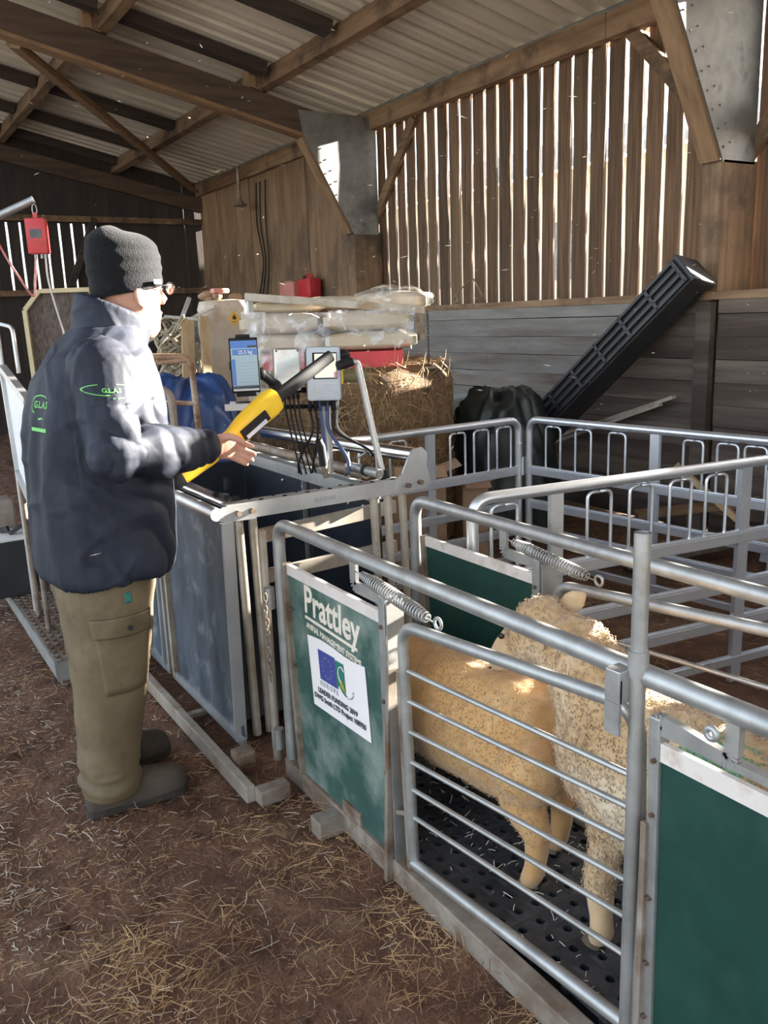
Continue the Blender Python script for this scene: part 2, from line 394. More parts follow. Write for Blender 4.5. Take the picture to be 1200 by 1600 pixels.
t = MB(); t.bar((2.9, 12.95, 1.95), (3.35, 12.95, 2.95), .05, .09); t.build('wall_brace', M['darkbeam'], wb)

# ------------------------------------------------------------------ roof
cl = struct('ceiling', (2, 6, 3.9)); cl['label'] = 'underside of the corrugated sheet roof on timber purlins'
SL = .215
def rz(x): return 3.47+SL*(5-x)
# box profile sheet: 1.06 m cover, pitch .212
def sheet_mesh(wd=1.06, x0=5.35, x1=-1.8):
    prof = []
    for i in range(5):
        b = -wd/2+i*.212
        prof += [(b, 0), (b+.100, 0), (b+.110, .075), (b+.202, .075)]
    prof.append((wd/2+.02, 0)); V = []; F = []; n = len(prof)
    for x in (x0, 3.0, 1.0, x1):
        for (y, z) in prof: V.append((x, y, SL*(5-x)+z))
    for j in range(3):
        for i in range(n-1): F.append((j*n+i, j*n+i+1, (j+1)*n+i+1, (j+1)*n+i))
    me = bpy.data.meshes.new('roof_sheet'); me.from_pydata(V, [], F); me.materials.append(M['roof']); return me
sm_ = sheet_mesh()
for k in range(20):
    y = -6.5+1.06*k
    if y < 14: piece('roof_sheet', sm_, cl, (0, y, 3.47+(.003 if k % 2 else 0)))
for px in (3.72, 2.25, .8, -.65):
    zc = rz(px)-.095
    for (ya, yb, dx) in ((-7.0, 3.62, .0), (3.5, 8.05, .06), (7.95, 13.0, 0)):
        t = MB(); t.bar((px+dx, ya, zc), (px+dx, yb, zc), .085, .175, up=(SL, 0, 1)); t.build('purlin', M['purlin'], cl)
    for ry in (3.6, 8.0):
        t = MB(); t.bar((px-.12, ry, zc-.0), (px-.05, ry, zc+.0), .14, .15, up=(SL, 0, 1)); t.build('purlin_cleat', M['trimwood'], cl)
for ry in (3.595, 8.005):
    t = MB(); t.bar((-1.75, ry, rz(-1.75)-.32), (4.62, ry, rz(4.62)-.32), .12, .24, up=(SL, 0, 1)); t.build('rafter', M['rafter'], cl)
    t = MB(); t.bar((-1.75, ry, rz(-1.75)-.455), (4.15, ry, rz(4.15)-.455), .14, .032, up=(SL, 0, 1)); t.build('rafter_soffit', M['trimwood'], cl)
for ny in (6.52, 7.75, 10.32, 11.6, 12.75, 5.2):
    for (xa, xb_) in ((2.3, 3.68), (.85, 2.2)):
        t = MB(); t.bar((xa, ny, rz(xa)-.06), (xb_, ny, rz(xb_)-.06), .13, .1, up=(SL, 0, 1)); t.build('noggin', M['darkbeam'], cl)
t = MB(); t.bar((1.60, 8.12, rz(1.6)-.47), (4.75, 12.6, rz(4.75)-.20), .10, .035, up=(SL, 0, 1)); t.bar((1.56, 8.15, rz(1.6)-.41), (4.71, 12.63, rz(4.75)-.14), .03, .10, up=(SL, 0, 1)); t.build('wind_brace', M['trimwood'], cl)

# ------------------------------------------------------------------ more materials
M['galv'] = pm('galvanised_steel', (.33, .335, .33), (.47, .475, .465), 14, .48, metal=.75, c3=(.30, .26, .21), c3s=5, c3t=(.56, .74), rough2=.5)
M['galvd'] = pm('dirty_galvanised', (.20, .155, .115), (.37, .32, .265), 9, .6, metal=.35, c3=(.15, .09, .055), c3s=6, c3t=(.48, .66), bump=.1)
M['alu'] = pm('aluminium_profile', (.48, .49, .50), (.62, .63, .63), 6, .42, metal=.8, c3=(.42, .38, .33), c3s=4, c3t=(.58, .76))
M['hurdle'] = pm('hurdle_aluminium', (.60, .63, .67), (.74, .76, .79), 5, .36, metal=.8, c3=(.40, .36, .31), c3s=3.5, c3t=(.6, .76))
M['aluw'] = pm('weathered_aluminium', (.34, .29, .23), (.50, .45, .38), 7, .5, metal=.4, c3=(.28, .18, .10), c3s=5, c3t=(.52, .68))
M['chrome'] = pm('polished_tube', (.66, .68, .70), (.75, .76, .77), 8, .2, metal=1.0)
M['green'] = pm('green_panel', (.005, .036, .029), (.011, .054, .042), 5, .42, c3=(.03, .075, .06), c3s=3.2, c3t=(.56, .82), detail=8)
M['greendirt'] = pm('scuffed_green_panel', (.022, .066, .055), (.05, .115, .095), 5, .55, c3=(.30, .33, .29), c3s=5.0, c3t=(.44, .84), detail=9, bump=.08, bscale=60)
M['bluepanel'] = pm('scuffed_blue_black_panel', (.022, .029, .04), (.085, .105, .13), 9, .5, stretch=(1, 1, .35), c3=(.22, .245, .27), c3s=9, c3t=(.54, .78), detail=12)
M['blackpanel'] = pm('black_panel', (.010, .014, .022), (.022, .028, .04), 5, .45)
M['strip'] = pm('white_edging', (.58, .52, .47), (.68, .62, .57), 9, .6, c3=(.38, .28, .2), c3s=9, c3t=(.58, .75))
M['rubber'] = pm('rubber_mat', (.022, .024, .029), (.045, .048, .055), 6, .45, c3=(.06, .055, .05), c3s=4, c3t=(.55, .72), bump=.2, bscale=80)
M['black'] = pm('black_plastic', (.008, .008, .009), (.016, .016, .018), 9, .62, spec=.25)
M['blackd'] = pm('dusty_black_plastic', (.014, .015, .017), (.03, .03, .032), 5, .5, c3=(.055, .055, .055), c3s=3, c3t=(.56, .75))
M['cream_text'] = pm('cream_print', (.66, .58, .47), (.74, .67, .56), 30, .6)
M['paper'] = pm('paper', (.76, .72, .70), (.80, .76, .74), 6, .55)
M['ink'] = pm('print_ink', (.03, .03, .04), rough=.6)
M['inkgrey'] = pm('print_grey', (.28, .28, .34), rough=.6)
M['flagblue'] = pm('print_blue', (.045, .06, .25), rough=.55)
M['flaggreen'] = pm('print_green', (.02, .16, .13), rough=.55)
M['leafy'] = pm('print_leaf', (.30, .30, .03), rough=.55)
M['star'] = pm('print_star', (.72, .55, .35), rough=.55)
M['clamp'] = M['galvd']

def helix(p0, p1, r0, r1, turns, wire, n=12):
    p0 = Vector(p0); p1 = Vector(p1); d = (p1-p0); L = d.length; d.normalize(); a = d.orthogonal().normalized(); b = d.cross(a); pts = []
    for k in range(int(turns*n)+1):
        t = k/(turns*n); ang = 2*pi*t*turns
        r = r0+(r1-r0)*min(1, t/.22) if t < .8 else r1+(r0*1.05-r1)*((t-.8)/.2)**2
        pts.append(p0+d*L*t+(a*cos(ang)+b*sin(ang))*r)
    m = MB(); m.tube([p0-d*.03, p0, *pts[2:-2], p1, p1+d*.028], wire, 6); return m

# ------------------------------------------------------------------ sheep race: two sides and a floor
def race_side(x, label, near):
    t = thing('race_side', label, 'livestock race', (x, 1.1, 0), group='sides of the sheep race')
    G = M['galv']
    m = MB(); m.tube(fillet([(x, 2.315, .0), (x, 2.315, .848), (x, 1.6, .848), (x, .2, .862), (x, -.35, .864)], .065, 8), .0195, 14); m.build('top_rail', G, t, smooth='auto')
    m = MB(); m.bar((x, 2.33, .032), (x, -.35, .032), .045, .064, ch=.004); m.build('base_rail', M['galvd'], t)
    # first sheeted panel
    yl, yr, zb, zt = 2.225, 1.715, .045, .735
    tilt = .03
    m = MB(); m.prism([(yl-.02, zb), (yr, zb), (yr, zt-.025), (yl+.02, zt-.025)], .008, (x-.010, 0, 0), (0, 1, 0), (0, 0, 1))
    pn = m.build('panel', M['greendirt'] if near else M['green'], t)
    m = MB(); m.prism([(yl+.018, zt-.03), (yr, zt-.03), (yr, zt+.002), (yl+.02, zt+.002)], .012, (x-.014, 0, 0), (0, 1, 0), (0, 0, 1)); m.build('top_strip', M['strip'], pn)
    m = MB(); m.bar((x-.012, yl+.022, zt+.005), (x-.012, yl-.02, zb-.03), .012, .028, up=(1, 0, 0)); m.build('edge_bar', M['galvd'], pn)
    m = MB(); m.bar((x+.012, 2.29, .62), (x+.012, 2.255, .0), .03, .03, up=(1, 0, 0)); m.build('end_stay', M['galvd'], t)
    m = MB(); m.bar((x-.004, yr-.012, zt+.045), (x-.004, yr-.012, .0), .03, .024, up=(1, 0, 0), ch=.003); m.build('edge_post', M['galv'], pn)
    m = MB(); m.bar((x+.004, yr-.045, zt+.04), (x+.004, yr-.045, .05), .004, .05, up=(1, 0, 0)); m.build('guide_plate', M['galv'], t)
    m = MB()
    for z in (.70, .50, .30, .12): m.tube([(x-.022, yr-.012, z), (x-.014, yr-.012, z)], .006, 7)
    for z in (.60, .42, .25): m.tube([(x-.022, yl+.012*z-.01, z), (x-.012, yl+.012*z-.01, z)], .006, 7)
    small(m.build('bolts', M['bolt'], pn))
    m = MB(); pts = [(x-.002, 1.853, .84), (x-.002, 1.853, .765), (x-.002, 1.69, .765), (x-.002, 1.69, .70)]
    for a, b in zip(fillet(pts, .015, 4), fillet(pts, .015, 4)[1:]): m.bar(a, b, .03, .010, up=(1, 0, 0))
    m.build('hanger_strap', M['galv'], t)
    helix((x-.004, 1.815, .806), (x-.004, 1.515, .772), .008, .0165, 30, .0021).build('spring', M['galv'], t, smooth=True)
    m = MB(); m.tube([Vector((x-.004, 1.478+.013*cos(a), .772+.013*sin(a))) for a in [k*pi/7 for k in range(14)]], .004, 7, closed=True); m.build('eye_ring', M['galv'], t, smooth=True)
    # sliding barred gate
    g = MB()
    A = Vector((x, 1.612, .095)); B = Vector((x, 1.634, .722)); C = Vector((x, .905, .79)); D_ = Vector((x, .885, .155))
    g.tube(fillet([A, B, C, D_], .06, 8), .0145, 12); g.tube([A-Vector((0, .0, .012)), D_], .0145, 12); gt = g.build('gate', G, t, smooth='auto')
    for za, zb2 in ((.609, .662), (.530, .60), (.449, .535), (.368, .455), (.293, .38), (.216, .30)):
        m = MB(); m.tube([(x, 1.612, za), (x, .89, zb2)], .0062, 8); m.build('gate_bar', G, gt, smooth='auto')
    # guide bars beside the gate
    m = MB(); m.bar((x-.012, 1.672, .60), (x-.03, 1.69, -.0), .014, .022, up=(1, 0, 0)); m.bar((x-.005, 1.642, .60), (x-.002, 1.622, .02), .013, .016, up=(1, 0, 0)); m.bar((x-.02, 1.69, .2), (x, 1.628, .215), .006, .012); m.build('gate_guide', M['galvd'], t)
    m = MB(); m.box((x-.012, 1.905, .075), (.012, .10, .05), ch=.004); m.build('latch_plate', M['galvd'], t)
    m = MB(); m.box((x-.03, 1.97, .028), (.14, .06, .055), ch=.003); m.build('skid_stub', M['galvd'], t)
    if near:
        m = MB(); m.tube([(x-.012, .898, 1.10), (x-.012, .898, .0)], .0135, 14, cap=False); m.tube([(x-.012, .898, .0), (x-.012, .898, 1.1)], .0105, 14, cap=False); m.build('drop_post', G, t, smooth=True)
        m = MB(); m.tube([(x-.012, .898, .90), (x-.012, .898, .855)], .0175, 14, cap=True); m.build('post_collar', G, t, smooth='auto')
        m = MB(); m.box((x-.024, .922, .836), (.045, .032, .06), ch=.003); m.box((x-.043, .922, .80), (.006, .032, .1)); m.build('clamp', M['galv'], t)
    else:
        m = MB(); m.tube([(x, .9, .85), (x, .9, .0)], .0135, 12); m.build('drop_post', G, t, smooth='auto')
    # second sheeted panel
    yl, yr, zt = .85, -.3, .765
    m = MB(); m.prism([(yl, .04), (yr, .04), (yr, zt-.02), (yl, zt-.02)], .008, (x-.006, 0, 0), (0, 1, 0), (0, 0, 1)); p2 = m.build('panel', M['green'], t)
    m = MB(); m.prism([(yl, zt-.045), (yr, zt-.045), (yr, zt-.012), (yl, zt-.012)], .010, (x-.010, 0, 0), (0, 1, 0), (0, 0, 1)); m.build('top_strip', M['strip'], p2)
    m = MB(); m.bar((x, yl+.010, zt+.03), (x, yl+.002, .0), .022, .026, up=(1, 0, 0), ch=.003); m.build('edge_post', M['galv'], p2)
    m = MB(); m.bar((x-.012, yl+.020, .60), (x-.02, yl+.014, .0), .012, .016, up=(1, 0, 0), ch=.002); m.build('edge_bar', M['galvd'], p2)
    m = MB(); m.bar((x, yl, zt+.008), (x, yr, zt+.008), .02, .014); m.build('cap_rail', M['galv'], p2)
    m = MB()
    for z in (.72, .62, .46, .33, .22): m.tube([(x-.02, yl+.006, z), (x-.010, yl+.006, z)], .0045, 7)
    small(m.build('bolts', M['bolt'], p2))
    m = MB(); pts = [(x-.004, .86, .70), (x-.004, .86, .792), (x-.004, .718, .775), (x-.004, .718, .85)]
    fp = fillet(pts, .014, 4)
    for a, b in zip(fp, fp[1:]): m.bar(a, b, .024, .014, up=(1, 0, 0))
    m.build('hanger_strap', M['galv'], t)
    m = MB(); m.tube([Vector((x-.022, .745+.0085*cos(a), .818+.0085*sin(a))) for a in [k*pi/8 for k in range(16)]], .0055, 8, closed=True); m.build('eye_ring', M['galv'], t, smooth=True)
    return t
near_side = race_side(1.05, 'near side of the sheep race with the printed green panel and barred gate', True)
far_side = race_side(1.555, 'far side of the sheep race with a clean dark green panel', False)

# printing on the near panel, laid out on its face
XF = 1.05-.0104
def P_(y, z, dx=0.0): return (XF-dx, y, z)
Mp = frame(P_(1.983, .648), (0, -1, -.03), (0, 0, 1))
pan = near_side.children[2]
lettering('Prattley', .118, Mp, M['cream_text'], near_side, name='lettering', bold=True, thick=.0008, wide=.86)
m = MB(); m.box((0, 0, 0), (.30, .009, .0012)); me = m.mesh('underline'); me.transform(frame(P_(1.99, .596), (0, -1, -.03), (0, 0, 1))); me.materials.append(M['cream_text']); link('underline', me, near_side)
lettering('ANIMAL MANAGEMENT SYSTEMS', .0245, frame(P_(1.978, .567), (0, -1, -.06), (0, 0, 1)), M['cream_text'], near_side, name='lettering', bold=True, thick=.0006, wide=.86)
# notice
nt_ = thing('funding_notice', 'white paper funding notice stuck on the scuffed green race panel', 'notice', P_(1.95, .34))
sh_ = MB(); ny, nz = 12, 8; V = []; F = []
for layer in (0, 1):
    for j in range(nz+1):
        for i in range(ny+1):
            u, v = i/ny, j/nz; yT = 2.128-(.328)*u; zT = .548+.012*u+.006*sin(u*6); yB = 2.108-.326*u; zB = .336+.012*u
            V.append((XF-.0012-.0012*(1-layer)-.002*max(0, v-.8)*(1+sin(u*9)), yB+(yT-yB)*v, zB+(zT-zB)*v))
n_ = (ny+1)*(nz+1)
for j in range(nz):
    for i in range(ny):
        a = j*(ny+1)+i; F.append((a, a+1, a+ny+2, a+ny+1)); F.append((n_+a, n_+a+ny+1, n_+a+ny+2, n_+a+1))
sh_.add(V, F); sh_.build('sheet', M['paper'], nt_)
def NP(u, v, d=.0042): # point on the notice in notice coordinates (0..1)
    yT = 2.128-.328*u; zT = .548+.012*u; yB = 2.108-.326*u; zB = .336+.012*u
    return Vector((XF-d, yB+(yT-yB)*v, zB+(zT-zB)*v))
def npoly(name, uv, mat, d=.0042):
    b = MB(); n = len(uv); A = [NP(u, v, d) for u, v in uv]; B = [NP(u, v, d-.0004) for u, v in uv]
    b.add(A+B, [tuple(range(n)), tuple(range(2*n-1, n-1, -1))]+[(i, n+i, n+(i+1) % n, (i+1) % n) for i in range(n)]); return b.build(name, mat, nt_)
npoly('flag', [(.19, .46), (.49, .46), (.49, .88), (.19, .88)], M['flagblue'])
b = MB()
for k in range(12):
    a = 2*pi*k/12; c = (.34+.085*sin(a), .67+.14*cos(a)); q = [NP(c[0]+.008*sin(2*pi*i/10)*(1 if i % 2 == 0 else .42), c[1]+.0125*cos(2*pi*i/10)*(1 if i % 2 == 0 else .42), .0050) for i in range(10)]
    b.add(q, [tuple(range(10))])
small(b.build('stars', M['star'], nt_))
npoly('emblem_block', [(.50, .47), (.64, .47), (.64, .86), (.50, .86)], M['flaggreen'])
b = MB()
arc = lambda cx, cz, rx, rz_, a0, a1, n=14: [NP(cx+rx*cos(a0+(a1-a0)*i/n), cz+rz_*sin(a0+(a1-a0)*i/n), .0055) for i in range(n+1)]
b.tube(arc(.60, .70, .055, .11, .6, 4.4), .0016, 5); b.tube(arc(.66, .55, .12, .12, 3.4, 6.2), .0022, 5); b.build('emblem_curls', M['paper'], nt_, smooth=True)
b = MB(); b.tube(arc(.68, .56, .10, .13, 3.7, 6.2), .002, 5); b.build('emblem_sweep', M['flaggreen'], nt_, smooth=True)
npoly('emblem_leaf', [(.55, .60), (.59, .64), (.63, .56), (.645, .47), (.60, .50), (.565, .55)], M['leafy'], .0058)
for txt, u, v, s_, mt in (('E U R O P E', .345, .40, .021, 'inkgrey'), ('LEADER FUNDING 2019', .47, .275, .0215, 'ink'), ('DWG Smith LTD Project 108950', .49, .165, .0215, 'ink')):
    lettering(txt, s_, frame(NP(u, v, .0046), NP(u+.1, v, .0046)-NP(u-.1, v, .0046), NP(u, v+.1)-NP(u, v-.1)), M[mt], nt_, name='lettering', thick=.0003, bold=(mt == 'ink'))
# rubber floor with drain holes
fm = thing('race_floor', 'black rubber race floor pierced with round drain holes', 'floor mat', (1.3, 1, 0))
b = MB(); px_, hr = .0535, .0115; x0, y0_ = 1.083, -.3; nx_, ny_ = 8, 48; zt = .07
for j in range(ny_):
    for i in range(nx_):
        cx = x0+(i+.5)*px_+(.013 if j % 2 else -.007); cy = y0_+(j+.5)*px_; a_ = px_/2; ox = x0+i*px_; oy = y0_+j*px_
        sq = [(ox, oy), (ox+a_, oy), (ox+px_, oy), (ox+px_, oy+a_), (ox+px_, oy+px_), (ox+a_, oy+px_), (ox, oy+px_), (ox, oy+a_)]
        ci = [(cx+hr*cos(-3*pi/4+k*pi/4), cy+hr*sin(-3*pi/4+k*pi/4)) for k in range(8)]
        b.add([(q[0], q[1], zt) for q in sq]+[(q[0], q[1], zt+.003) for q in ci]+[(q[0], q[1], zt-.03) for q in ci],
              [(k, (k+1) % 8, 8+(k+1) % 8, 8+k) for k in range(8)]+[(8+k, 8+(k+1) % 8, 16+(k+1) % 8, 16+k) for k in range(8)])
b.build('mat', M['rubber'], fm)
b = MB(); b.box((1.302, .985, .018), (.46, 2.62, .02)); b.build('floor_tray', M['blackd'], fm)

# ------------------------------------------------------------------ weigh crate
wc = thing('weigh_crate', 'aluminium sheep weigh crate with scuffed blue-black side sheets', 'weigh crate', (1.35, 3.1, 0))
xn = .97
for (ya, yb) in ((2.53, 3.165), (3.30, 3.95)):
    m = MB(); m.box((xn, (ya+yb)/2, .43), (.012, yb-ya, .76)); sp = m.build('side_sheet', M['bluepanel'], wc)
    m = MB(); m.bar((xn-.006, ya-.02, .825), (xn-.006, ya+.008, .055), .012, .040, up=(1, 0, 0)); m.build('edge_strip', M['alu'], sp)
    m = MB(); m.bar((xn-.008, ya-.03, .058), (xn-.008, yb+.05, .058), .012, .034); m.build('bottom_strip', M['alu'], sp)
    m = MB()
    for z in (.72, .55, .38, .2, .1): m.tube([(xn-.018, ya-.008+.02*(1-z), z), (xn-.01, ya-.008+.02*(1-z), z)], .005, 6)
    small(m.build('rivets', M['bolt'], sp))
for y in (3.205, 3.265):
    m = MB(); m.bar((xn-.004, y, .82), (xn-.004, y+.004, .05), .022, .026, up=(1, 0, 0)); m.build('side_bar', M['alu'] if y > 3.24 else M['aluw'], wc)
m = MB(); m.tube([(xn-.01, 2.585, .838), (xn-.01, 4.0, .838)], .0225, 14); m.build('side_rail', M['alu'], wc, smooth='auto')
m = MB(); m.tube([(1.035, 2.62, .842), (1.035, 4.0, .842)], .016, 12); m.bar((1.075, 2.62, .83), (1.075, 4.0, .83), .035, .02); m.build('slide_rail', M['chrome'], wc, smooth='auto')
m = MB(); m.box((1.05, 2.74, .862), (.02, .05, .02)); m.box((1.055, 2.66, .86), (.03, .02, .028)); m.box((1.045, 2.80, .858), (.03, .02, .018)); m.build('slide_catch', M['black'], wc)
# front cross bar: channel with slots and stamped number
m = MB(); m.box((1.345, 2.598, .834), (.69, .006, .054)); m.box((1.345, 2.622, .859), (.69, .05, .005)); m.box((1.345, 2.645, .837), (.69, .004, .04)); cb = m.build('cross_bar', M['alu'], wc)
m = MB()
for k in range(7): m.tube([(1.13+.088*k, 2.611, .8605), (1.13+.088*k, 2.611, .8635)], .0085, 10)
for k in range(7): m.tube([(1.10+.088*k, 2.640, .8605), (1.10+.088*k, 2.640, .8635)], .0065, 10)
small(m.build('slots', M['black'], cb))
lettering('BH191AR', .021, frame((1.365, 2.5942, .832), (1, 0, 0), (0, 0, 1)), M['inkgrey'], wc, name='stamped_number', thick=.0002)
m = MB(); m.prism([(.985, .806), (1.10, .803), (1.10, .858), (.985, .858), (.965, .848), (.958, .832), (.965, .815)], -.008, (0, 2.592, 0), (1, 0, 0), (0, 0, 1)); e1 = m.build('end_plate', M['alu'], wc)
m = MB(); m.tube([(1.035, 2.594, .832), (1.035, 2.575, .832)], .010, 6); m.tube([(1.085, 2.594, .833), (1.085, 2.575, .833)], .010, 6); small(m.build('bolts', M['bolt'], e1))
m = MB(); m.prism([(1.66, .805), (1.80, .815), (1.815, .84), (1.80, .90), (1.805, .945), (1.78, .97), (1.745, .965), (1.715, .93), (1.69, .88), (1.66, .862)], -.008, (0, 2.592, 0), (1, 0, 0), (0, 0, 1)); e2 = m.build('end_plate', M['alu'], wc)
m = MB(); m.tube([(1.71, 2.594, .835), (1.71, 2.575, .835)], .010, 6); m.tube([(1.765, 2.594, .84), (1.765, 2.575, .84)], .010, 6); small(m.build('bolts', M['bolt'], e2))
m = MB(); m.tube([(1.755, 2.60, .94), (1.755, 3.95, .90)], .028, 18); m.build('top_tube', M['chrome'], wc, smooth='auto')
m = MB(); m.tube([(1.575, 2.66, .885), (1.575, 3.9, .878)], .020, 12); m.build('slide_tube', M['galvd'], wc, smooth='auto')
m = MB(); m.tube([(1.535, 2.50, .912), (1.535, 2.72, .912)], .0165, 12); st = m.build('stub_tube', M['galv'], wc, smooth='auto')
m = MB(); m.tube([(1.535, 2.497, .912), (1.535, 2.50, .912)], .0145, 12); m.tube([(1.535, 2.585, .912), (1.535, 2.60, .912)], .021, 12); m.build('end_cap', M['black'], st, smooth='auto')
# posts at the front, left pair and right pair
for x, z1 in ((1.045, .80), (1.095, .80), (1.575, .81), (1.635, .81), (1.70, .81)):
    m = MB(); m.tube([(x, 2.615, z1), (x, 2.59, .03)], .0155, 12); m.build('front_post', M['aluw'], wc, smooth='auto')
for (z0, z1) in ((.71, .735), (.56, .575)):
    m = MB(); m.bar((1.12, 2.70, z0), (1.72, 2.70, z1), .02, .05); m.build('gate_rail', M['aluw'], wc)
# far inner wall of the crate
xf = 1.64
for (ya, yb) in ((2.68, 3.25), (3.27, 3.95)):
    m = MB(); m.box((xf, (ya+yb)/2, .42), (.010, yb-ya, .72)); sp = m.build('inner_sheet', M['blackpanel'], wc)
    m = MB(); m.bar((xf-.008, ya+.015, .79), (xf-.008, ya+.015, .05), .010, .028, up=(1, 0, 0)); m.build('edge_strip', M['alu'], sp)
m = MB(); m.prism([(0, 0), (.012, -.05), (.018, -.05), (.022, .0)], 1.32, (xf-.03, 3.97, .835), (1, 0, 0), (0, 0, 1)); m.bar((xf-.02, 2.66, .80), (xf-.02, 3.95, .80), .012, .065); m.build('inner_rail', M['alu'], wc)
m = MB()
for y in (2.78, 2.95, 3.12, 3.3, 3.5): m.ball((xf-.012, y, .735), .008, 8, 6)
small(m.build('rivets', M['alu'], wc, smooth=True))
m = MB(); m.box((1.36, 3.3, .10), (.72, 1.4, .02)); m.build('deck', M['rubber'], wc)
m = MB(); m.box((1.36, 3.98, .42), (.70, .02, .7)); m.build('entry_gate', M['blackpanel'], wc)
# ground skid in front of the crate
m = MB(); m.bar((.868, 4.0, .03), (.868, 2.24, .03), .03, .055, ch=.004); m.build('ground_skid', M['aluw'], wc)
m = MB(); m.box((.93, 2.215, .03), (.10, .05, .05), ch=.005); m.build('skid_foot', M['galvd'], wc)
m = MB(); m.box((.925, 2.43, .055), (.07, .06, .055), ch=.012); m.build('load_bar_end', M['galvd'], wc)
for y in (2.9, 3.6):
    m = MB(); m.bar((.87, y, .02), (1.6, y, .02), .03, .015); m.build('skid_tie', M['galvd'], wc)

# hinge posts and chain between crate and race
hp = thing('hinge_post_pair', 'pair of upright tubes with a chain between crate and race', 'hinge post', (1.08, 2.42, 0))
for (x, y) in ((1.05, 2.44), (1.085, 2.40)):
    m = MB(); m.tube([(x, y, .80), (x, y, .0)], .014, 12); m.build('tube', M['aluw'], hp, smooth='auto')
for z in (.62, .13): m = MB(); m.tube([(1.045, 2.403, z), (1.045, 2.403, z-.07)], .018, 10); m.build('socket', M['galv'], hp, smooth='auto')
m = MB()
for k in range(14):
    z = .60-.021*k; c = Vector((1.018, 2.375+.004*sin(k), z)); a = k % 2
    m.tube([c+Vector((.006*cos(q)*(1-a), .006*cos(q)*a, .015*sin(q))) for q in [i*pi/5 for i in range(10)]], .0022, 5, closed=True)
small(m.build('chain', M['galvd'], hp, smooth=True))

# ------------------------------------------------------------------ hurdles
def hurdle(name, label, A, B, posts, loops, z=.87):
    A = Vector((*A, 0)); B = Vector((*B, 0)); d = (B-A); L = d.length; d.normalize()
    t = thing(name, label, 'hurdle', A, group='aluminium pen hurdles'); H = M['hurdle']
    def p(s, zz): return A+d*s+Vector((0, 0, zz))
    m = MB(); m.tube(fillet([p(0, .01), p(0, z), p(L, z), p(L, .01)], .07, 8), .0195, 12); m.build('tube_frame', H, t, smooth='auto')
    for zz in (.59, .40, .25, .09):
        m = MB(); m.bar(p(.0, zz), p(L, zz), .022, .05 if zz > .1 else .035, ch=.003); m.bar(p(.02, zz+.012), p(L-.02, zz+.012), .028, .006); m.build('rail', H, t)
    for s in posts:
        m = MB(); m.bar(p(s, z-.01), p(s, .0), .020, .05, up=d); m.build('post', H, t)
    for s in loops:
        m = MB(); lp = fillet([p(s, z-.03), p(s-.05, z-.03), p(s-.05, .60), p(s+.05, .60), p(s+.05, z-.03), p(s, z-.03)], .025, 4)
        m.tube(lp, .0062, 7); m.build('loop_rod', H, t, smooth=True)
    for s in (-.028, L+.028): m = MB(); m.tube([p(s, .66), p(s, .56)], .011, 8); m.build('hinge_lug', H, t, smooth='auto')
    return t
hurdle('hurdle', 'pen hurdle joined to the race and running across to the slatted wall', (1.63, 2.10), (3.275, 1.87), (.32, 1.17), (.12, .50, .68, .86, 1.03, 1.34, 1.50))
hurdle('hurdle', 'back pen hurdle in front of the round bale and cardboard box', (1.84, 3.52), (3.085, 3.555), (.64,), (.10, .26, .44, .82, .98, 1.14))
hurdle('hurdle', 'back pen hurdle parallel to the wall below the black trough', (3.145, 3.535), (3.39, 1.40), (.80, 1.41), (.17, .37, .58, .95+.05, 1.17, 1.32-.02, 1.60, 1.80))

# ------------------------------------------------------------------ person
from mathutils.bvhtree import BVHTree
M['skin'] = pm('skin', (.50, .25, .17), (.60, .33, .24), 18, .5, sss=.15, bump=.08, bscale=180, c3=(.52, .20, .13), c3s=9, c3t=(.5, .7))
M['jacket'] = pm('navy_jacket', (.010, .0125, .022), (.018, .022, .036), 6, .68, spec=.3, bump=.15, bscale=35, c3=(.035, .042, .06), c3s=3, c3t=(.55, .8))
M['trouser'] = pm('olive_trousers', (.115, .082, .042), (.165, .122, .068), 7, .7, bump=.2, bscale=30, c3=(.07, .045, .022), c3s=4, c3t=(.52, .75))
M['wool_hat'] = pm('black_knit', (.004, .0045, .006), (.010, .011, .013), 120, .9, bump=.5, bscale=220, spec=.2, sheen=.08)
M['boot'] = pm('dusty_boot', (.05, .036, .025), (.092, .068, .048), 12, .75, bump=.2, c3=(.04, .028, .018), c3s=6, c3t=(.5, .7))
M['sole'] = pm('boot_sole', (.022, .019, .016), (.045, .036, .028), 15, .8)
M['lens'] = pm('spectacle_lens', (.85, .87, .88), rough=.03, trans=.95, spec=.6)
M['gun'] = pm('dark_metal', (.05, .05, .055), (.09, .09, .095), 20, .3, metal=.8)
M['lime'] = pm('green_print', (.10, .42, .08), (.16, .55, .12), 40, .6)
M['nail'] = pm('finger_nail', (.66, .45, .38), rough=.3)
PX, PY = .60, 2.575
person = thing('person', 'person in navy jacket, olive trousers and black beanie holding a yellow wand at the crate', 'person', (.58, 2.57, 0))

def limb(mb, pts, n=16, p=2.0, sq=1.0):
    """pts: (centre, radius) - tapered round limb with rounded ends"""
    cs = [Vector(c) for c, r in pts]; rs = [r for c, r in pts]
    mb.tube(cs, rs, n)
    for c, r in zip(cs, rs): mb.ball(c, r*.985, n, 8)
def torso(mb, rows, yc=PY, n=28, p=2.3, slant=None):
    rings = []
    for row in rows:
        z, xc, a, b = row[:4]; s_ = row[4] if len(row) > 4 else 0.0; y = row[5] if len(row) > 5 else yc
        rings.append([Vector((q.x, q.y, z+s_*(q.x-xc))) for q in ellipse((xc, y, z), (a, 0, 0), (0, b, 0), n, p)])
    mb.rings(rings)

